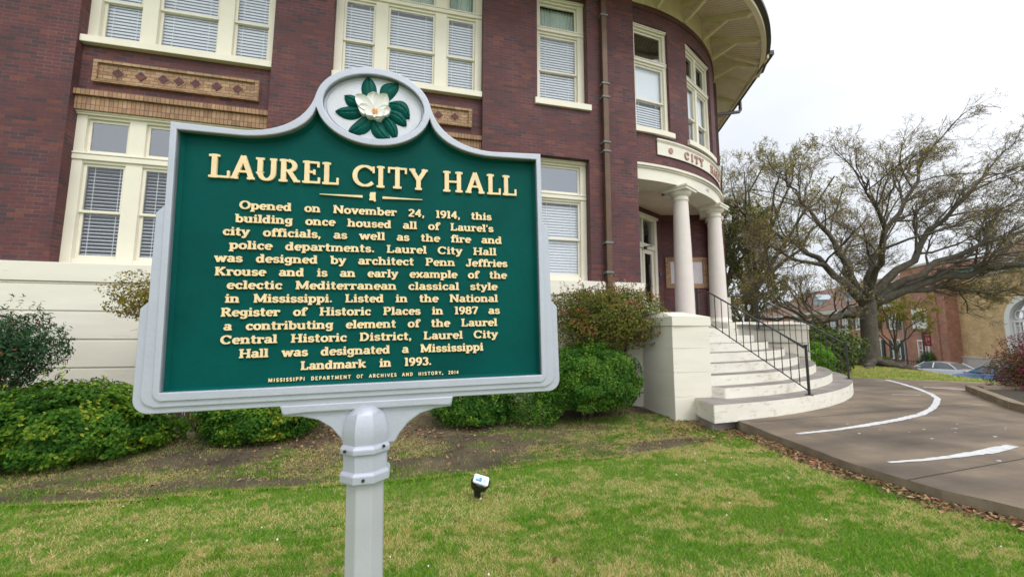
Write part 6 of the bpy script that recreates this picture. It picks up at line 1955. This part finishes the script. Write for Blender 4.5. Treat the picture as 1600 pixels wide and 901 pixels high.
# ------------------------------------------------------------------ parked cars
def car_paint(name, c):
    m, t, b, o = newmat(name)
    b.inputs['Base Color'].default_value = rgba(c); b.inputs['Metallic'].default_value = 0.35; b.inputs['Roughness'].default_value = 0.28
    b.inputs['Coat Weight'].default_value = 0.6
    return m
M['tyre'] = paint('tyre', (0.02, 0.02, 0.02), 0.9)
M['rim'] = paint('rim', (0.45, 0.45, 0.46), 0.35, metallic=0.8)
M['tail_red'] = paint('tail_lamp', (0.45, 0.01, 0.015), 0.2)
M['car_glass'] = paint('car_glass', (0.16, 0.18, 0.20), 0.06)
M['lamp_clear'] = paint('head_lamp', (0.6, 0.62, 0.65), 0.1)
def car(name, label, loc, rz, paintm, L=4.75):
    r = thing(name, label, 'car', loc, rz)
    # x: nose at -L/2, tail at +L/2
    h = L/2
    st = [(-h, .62, .30, .58), (-h+.12, .78, .24, .68), (-h+.5, .87, .20, .78), (-h+1.0, .90, .19, .86), (-h+1.45, .91, .19, .92), (-h+2.2, .915, .19, .95), (-h+3.0, .915, .19, .98), (h-.95, .91, .20, 1.00), (h-.45, .88, .23, 1.01), (h-.10, .82, .28, .98), (h, .74, .36, .90)]
    v, f = [], []
    for x, w_, zb, zt in st:
        half = [(w_*.80, zb), (w_*.96, zb+.10), (w_, zb+.30), (w_*.985, zt-.16), (w_*.90, zt-.03), (w_*.55, zt+.01), (0, zt+.025)]
        ring = [(x, y, z) for y, z in half]+[(x, -y, z) for y, z in half[::-1][1:]]
        v += ring
    k = 13
    for i in range(len(st)-1):
        for j in range(k-1): f.append((i*k+j, (i+1)*k+j, (i+1)*k+j+1, i*k+j+1))
    f.append(tuple(range(k))); f.append(tuple(range((len(st)-1)*k, len(st)*k))[::-1])
    m = MB(); m.add(v, f); body = m.build('body', M[paintm], r, smooth=True)
    sec = [(-h+1.35, .80, .93, .80, .93), (-h+2.05, .80, .96, .62, 1.40), (-h+2.55, .80, .97, .62, 1.455), (-h+3.05, .80, .985, .61, 1.43), (-h+3.45, .79, .99, .60, 1.36), (h-.62, .77, 1.00, .74, 1.015)]
    v = []
    for x, wb_, zb, wt_, zt in sec:
        v += [(x, wb_, zb), (x, wt_, zt-.02), (x, wt_*.8, zt), (x, -wt_*.8, zt), (x, -wt_, zt-.02), (x, -wb_, zb)]
    fr_, fg = [], []
    for i in range(len(sec)-1):
        for j in range(5):
            q = (i*6+j, (i+1)*6+j, (i+1)*6+j+1, i*6+j+1)
            glassy = j in (0, 4) or (i in (0, len(sec)-2))
            (fg if glassy else fr_).append(q)
    m = MB(); m.add(v, fr_); rf = m.build('roof', M[paintm], r, smooth=True)
    m = MB(); m.add(v, fg); m.build('windows', M['car_glass'], r)
    bpillars = MB()
    for s in (-1, 1):
        for x0, x1 in ((-h+1.38, -h+2.05), (-h+2.62, -h+2.62), (h-.70, -h+3.48)):
            zt = 1.385 if x1 != -h+3.48 else 1.35
            bpillars.tube([(x0, s*.81, .94 if x0 < 0.2 else 1.0), (x1, s*.625, zt)], 0.04, 6)
    bpillars.build('pillar_frame', M[paintm], rf)
    for s in (-1, 1):
        m = MB(); m.box(h-.30, h+.005, s*.48, s*.86, .70, .88); m.build('tail_lamp', M['tail_red'], r, bevel=0.03)
        m = MB(); m.box(-h-.005, -h+.35, s*.42, s*.78, .58, .70); m.build('headlight', M['lamp_clear'], r, bevel=0.03)
        m = MB(); m.box(-h+1.75, -h+1.95, s*.90, s*1.06, .98, 1.10); m.build('wing_mirror', M[paintm], r, bevel=0.03)
        for x in (-h+.92, h-1.05):
            m = MB(); m.M = Matrix.Translation((x, s*.80, .33)) @ Matrix.Rotation(pi/2, 4, 'X'); m.lathe([(.20, -.12), (.31, -.12), (.335, -.08), (.335, .08), (.31, .12), (.20, .12)], 24)
            wh = m.build('wheel', M['tyre'], r)
            m = MB(); m.M = Matrix.Translation((x, s*.80, .33)) @ Matrix.Rotation(pi/2, 4, 'X'); m.lathe([(.05, -.125), (.215, -.11), (.215, .11), (.05, .125)], 18); m.build('rim', M['rim'], wh)
    m = MB(); m.box(h-.005, h+.012, -.26, .26, .62, .74); m.build('number_plate', M['trim_white'], r)
    return r
M['car_white'] = car_paint('silver_white_paint', (0.70, 0.72, 0.76))
M['car_blue'] = car_paint('pale_blue_paint', (0.16, 0.29, 0.50))
M['car_ice'] = car_paint('ice_blue_paint', (0.55, 0.66, 0.74))
AZC = atan2(D27[1], D27[0])
car('parked_car', 'silver white sedan with red tail lamps parked in front of the iron fence', (37.6, 22.2, STREET_Z+0.10), AZC+pi+0.42, 'car_white', 4.7)
car('parked_car', 'pale blue car half hidden behind the magenta azalea', (36.2, 18.4, STREET_Z+0.10), AZC+pi+0.3, 'car_blue', 4.4)
car('parked_car', 'ice blue car just showing between the rhododendron and the oak trunk', (34.4, 28.8, STREET_Z+0.10), AZC+pi, 'car_ice', 4.5)

# ------------------------------------------------------------------ grass, litter, clover
def blades(n, xr, yr, hmin, hmax, wdt, mask, seed):
    g = np.random.default_rng(seed)
    x = g.uniform(xr[0], xr[1], n); y = g.uniform(yr[0], yr[1], n)
    k = mask(x, y, g)
    x, y = x[k], y[k]
    return x, y
def inside_walk(x, y):
    lx = np.interp(y, [-6, -1.2, 0.9, 2.0, 2.66, 3.37, 4.4, 5.45, 6.3], [8, 6.0, 5.1, 4.62, 4.41, 4.40, 4.62, 4.86, 4.93])
    return x > lx-0.02
def straw_field(x, y):
    return fbm(x*0.6+3.1, y*0.95+1.7, 21, 3)*0.30+fbm(x*3.4, y*4.6, 33, 3)*0.36+fbm(x*13, y*18, 43, 2)*0.34
gx, gy, gt, gh, gw = [], [], [], [], []
def add_grass(n, xr, yr, h, wdt, maskf, seed, base=0.0):
    g = np.random.default_rng(seed)
    x = g.uniform(xr[0], xr[1], n); y = g.uniform(yr[0], yr[1], n)
    k = maskf(x, y, g) & ~inside_walk(x, y)
    x, y = x[k], y[k]
    s = straw_field(x, y)
    front = np.clip((3.1-y)/1.6, 0, 1)*np.clip((1.6-x)/2.5, 0, 1)
    edge = np.clip(1-np.abs(y-edge_y(x))/0.10, 0, 1)*0.5+np.clip(1-np.abs(x-np.interp(y, [2.0, 3.37, 5.45], [4.5, 4.4, 4.86]))/0.7, 0, 1)*0.30
    p = np.clip((s-0.50+0.08*front)*7.5+0.36+0.22*edge+base, 0.05, 0.86)
    straw = g.random(len(x)) < p
    t = np.where(straw, g.uniform(0.66, 1.0, len(x)), np.clip(g.beta(2, 2.2, len(x))*0.62, 0, 0.6))
    gx.append(x); gy.append(y); gt.append(t)
    gh.append(h*(0.55+0.8*g.random(len(x)))*np.where(straw, 0.75, 1.0)); gw.append(np.full(len(x), wdt)*(0.7+0.6*g.random(len(x))))
lawn = lambda x, y, g: y < edge_y(x)+0.02*g.normal(size=len(x))
add_grass(150000, (-2.6, 4.6), (1.7, 3.2), 0.030, 0.0052, lawn, 1)
add_grass(170000, (-4.6, 5.0), (3.0, 5.3), 0.030, 0.0062, lawn, 2)
add_grass(60000, (-5.5, 5.2), (-1.0, 1.8), 0.027, 0.0052, lawn, 3)
lawn_edge = lambda x, y, g: (np.abs(y-edge_y(x)) < 0.05)
add_grass(60000, (-5, 5), (4.0, 5.4), 0.040, 0.0048, lawn_edge, 4, 0.25)
bed_sparse = lambda x, y, g: (y > edge_y(x)) & (g.random(len(x)) < np.clip((fbm(x*1.6, y*2.2, 55, 4)-0.37)*4, 0.05, 1)*np.clip(1.45-(y-edge_y(x))*0.55, 0.04, 1))
add_grass(330000, (-6, 5), (4.2, 7.4), 0.022, 0.0058, bed_sparse, 5, 0.16)
near_step = lambda x, y, g: (y > 5.2) & (y < 6.6) & (x > 2.6+0.8*g.random(len(x)))
add_grass(24000, (2.6, 5.1), (4.8, 6.7), 0.032, 0.006, near_step, 6, 0.15)
x, y, t, h, w_ = [np.concatenate(a) for a in (gx, gy, gt, gh, gw)]
n = len(x)
g = np.random.default_rng(77)
a = g.uniform(0, 2*pi, n); lean = g.uniform(0.3, 1.3, n)*h
z = ground_z(x, y)
inb = y > edge_y(x)
z = z+np.where(inb, 0.012, 0.0)-0.003
la = g.uniform(0, 2*pi, n)
V = np.empty((n, 3, 3))
V[:, 0] = np.stack([x-np.cos(a)*w_/2, y-np.sin(a)*w_/2, z], 1)
V[:, 1] = np.stack([x+np.cos(a)*w_/2, y+np.sin(a)*w_/2, z], 1)
V[:, 2] = np.stack([x+np.cos(la)*lean, y+np.sin(la)*lean, z+h], 1)
struct(raw_mesh('grass', V.reshape(-1, 3), F3=np.arange(3*n).reshape(-1, 3), mat=M['grass'], tint=t), 'stuff')
# coarser grass beyond the forecourt
g = np.random.default_rng(78)
n = 90000
x = g.uniform(11, 24, n); y = g.uniform(7, 20, n)
q = x*N27[0]+y*N27[1]
k = ((x-13.45)*0.62+(y-9.78)*0.78 > 0.05) & (q < 14.5) & (x*0.971-y*0.2385 > 9)
x, y = x[k], y[k]; n = len(x)
h = g.uniform(0.03, 0.075, n); a = g.uniform(0, 2*pi, n); la = g.uniform(0, 2*pi, n); z = ground_z(x, y)-0.005
V = np.empty((n, 3, 3))
V[:, 0] = np.stack([x-np.cos(a)*.011, y-np.sin(a)*.011, z], 1); V[:, 1] = np.stack([x+np.cos(a)*.011, y+np.sin(a)*.011, z], 1)
V[:, 2] = np.stack([x+np.cos(la)*h*.7, y+np.sin(la)*h*.7, z+h], 1)
st_ = g.random(n) < np.clip((straw_field(x*0.6, y*0.6)-0.42)*5+0.35, 0.1, 0.9)
struct(raw_mesh('far_grass', V.reshape(-1, 3), F3=np.arange(3*n).reshape(-1, 3), mat=M['grass'], tint=np.where(st_, g.uniform(0.6, 0.95, n), g.uniform(0.2, 0.6, n))), 'stuff')

# fallen leaves
g = np.random.default_rng(79)
P = []
def scatter(n, f):
    c = 0
    while c < n:
        x, y = f()
        if inside_walk(np.array([x]), np.array([y]))[0] and y > 2: continue
        P.append((x, y)); c += 1
def by_walk():
    y = g.uniform(1.6, 5.5)
    lx = np.interp(y, [0.9, 2.0, 2.66, 3.37, 4.4, 5.45], [5.1, 4.62, 4.41, 4.40, 4.62, 4.86])
    return lx-abs(g.normal(0, 0.13))-0.03, y
scatter(1500, by_walk)
scatter(900, lambda: (g.normal(-0.5, 0.9), g.normal(6.2, 0.35)))
scatter(650, lambda: (g.uniform(-4.5, 4.6), g.uniform(5.0, 7.3)))
scatter(420, lambda: (g.normal(4.2, 0.35), g.normal(5.6, 0.35)))
scatter(160, lambda: (g.uniform(-4.5, 4.4), g.uniform(4.3, 5.2)))
scatter(36, lambda: (g.uniform(-3, 4.4), g.uniform(2.2, 4.3)))
P = np.array(P)
z = ground_z(P[:, 0], P[:, 1])+np.where(P[:, 1] > edge_y(P[:, 0]), 0.022, 0.014)+0.01*g.random(len(P))
P3 = np.stack([P[:, 0], P[:, 1], z], 1)
V, F = leaf_cloud(P3, np.tile(np.array([[0, 0, 1.0]]), (len(P3), 1)), 0.050, 0.5, 0.35)
struct(raw_mesh('fallen_leaves', V, F4=F, mat=M['litter'], tint=g.random(len(P3))), 'stuff')
# white clover heads in the lawn
cb = MB()
rnd = random.Random(12)
for k in range(64):
    x, y = rnd.uniform(-2.5, 4.2), rnd.uniform(2.0, 4.6)
    if k < 34: x, y = rnd.gauss(3.9, 0.35), rnd.gauss(4.7, 0.35)
    if y > float(edge_y(x)) or inside_walk(np.array([x]), np.array([y]))[0]: continue
    zz = float(ground_z(x, y))
    s = rnd.uniform(0.004, 0.0075)
    cb.lathe([(s*0.4, zz+0.018), (s, zz+0.018+s*0.8), (s*0.7, zz+0.018+s*1.7), (0.001, zz+0.018+s*2)], 6, center=(x, y))
struct(cb.build('clover_weeds', M['clover']), 'stuff')
# dirt strip along the kerb of the forecourt
pts = [(-0.2, 1.0), (-0.2, 2.0), (-0.2, 2.66), (-0.2, 3.37), (-0.2, 4.4), (-0.2, 5.45)]
ys_ = np.linspace(0.9, 5.6, 60)
lx = np.interp(ys_, [0.9, 2.0, 2.66, 3.37, 4.4, 5.45], [5.1, 4.62, 4.41, 4.40, 4.62, 4.86])+0.03
wd = 0.20+0.10*vnoise(ys_*2.1, 0*ys_, 61)
wd[-1] = 0.3
v, f = [], []
for i, (yy, xx, ww) in enumerate(zip(ys_, lx, wd)):
    for j in range(5):
        xj = xx-ww*j/4
        v.append((xj, yy, float(ground_z(xj, yy))+0.012*(1-(j/4)**2)+0.006))
for i in range(len(ys_)-1):
    for j in range(4): f.append((i*5+j, i*5+j+1, i*5+j+6, i*5+j+5))
m = MB(); m.add(v, f); struct(m.build('dirt_ground', M['bed']))
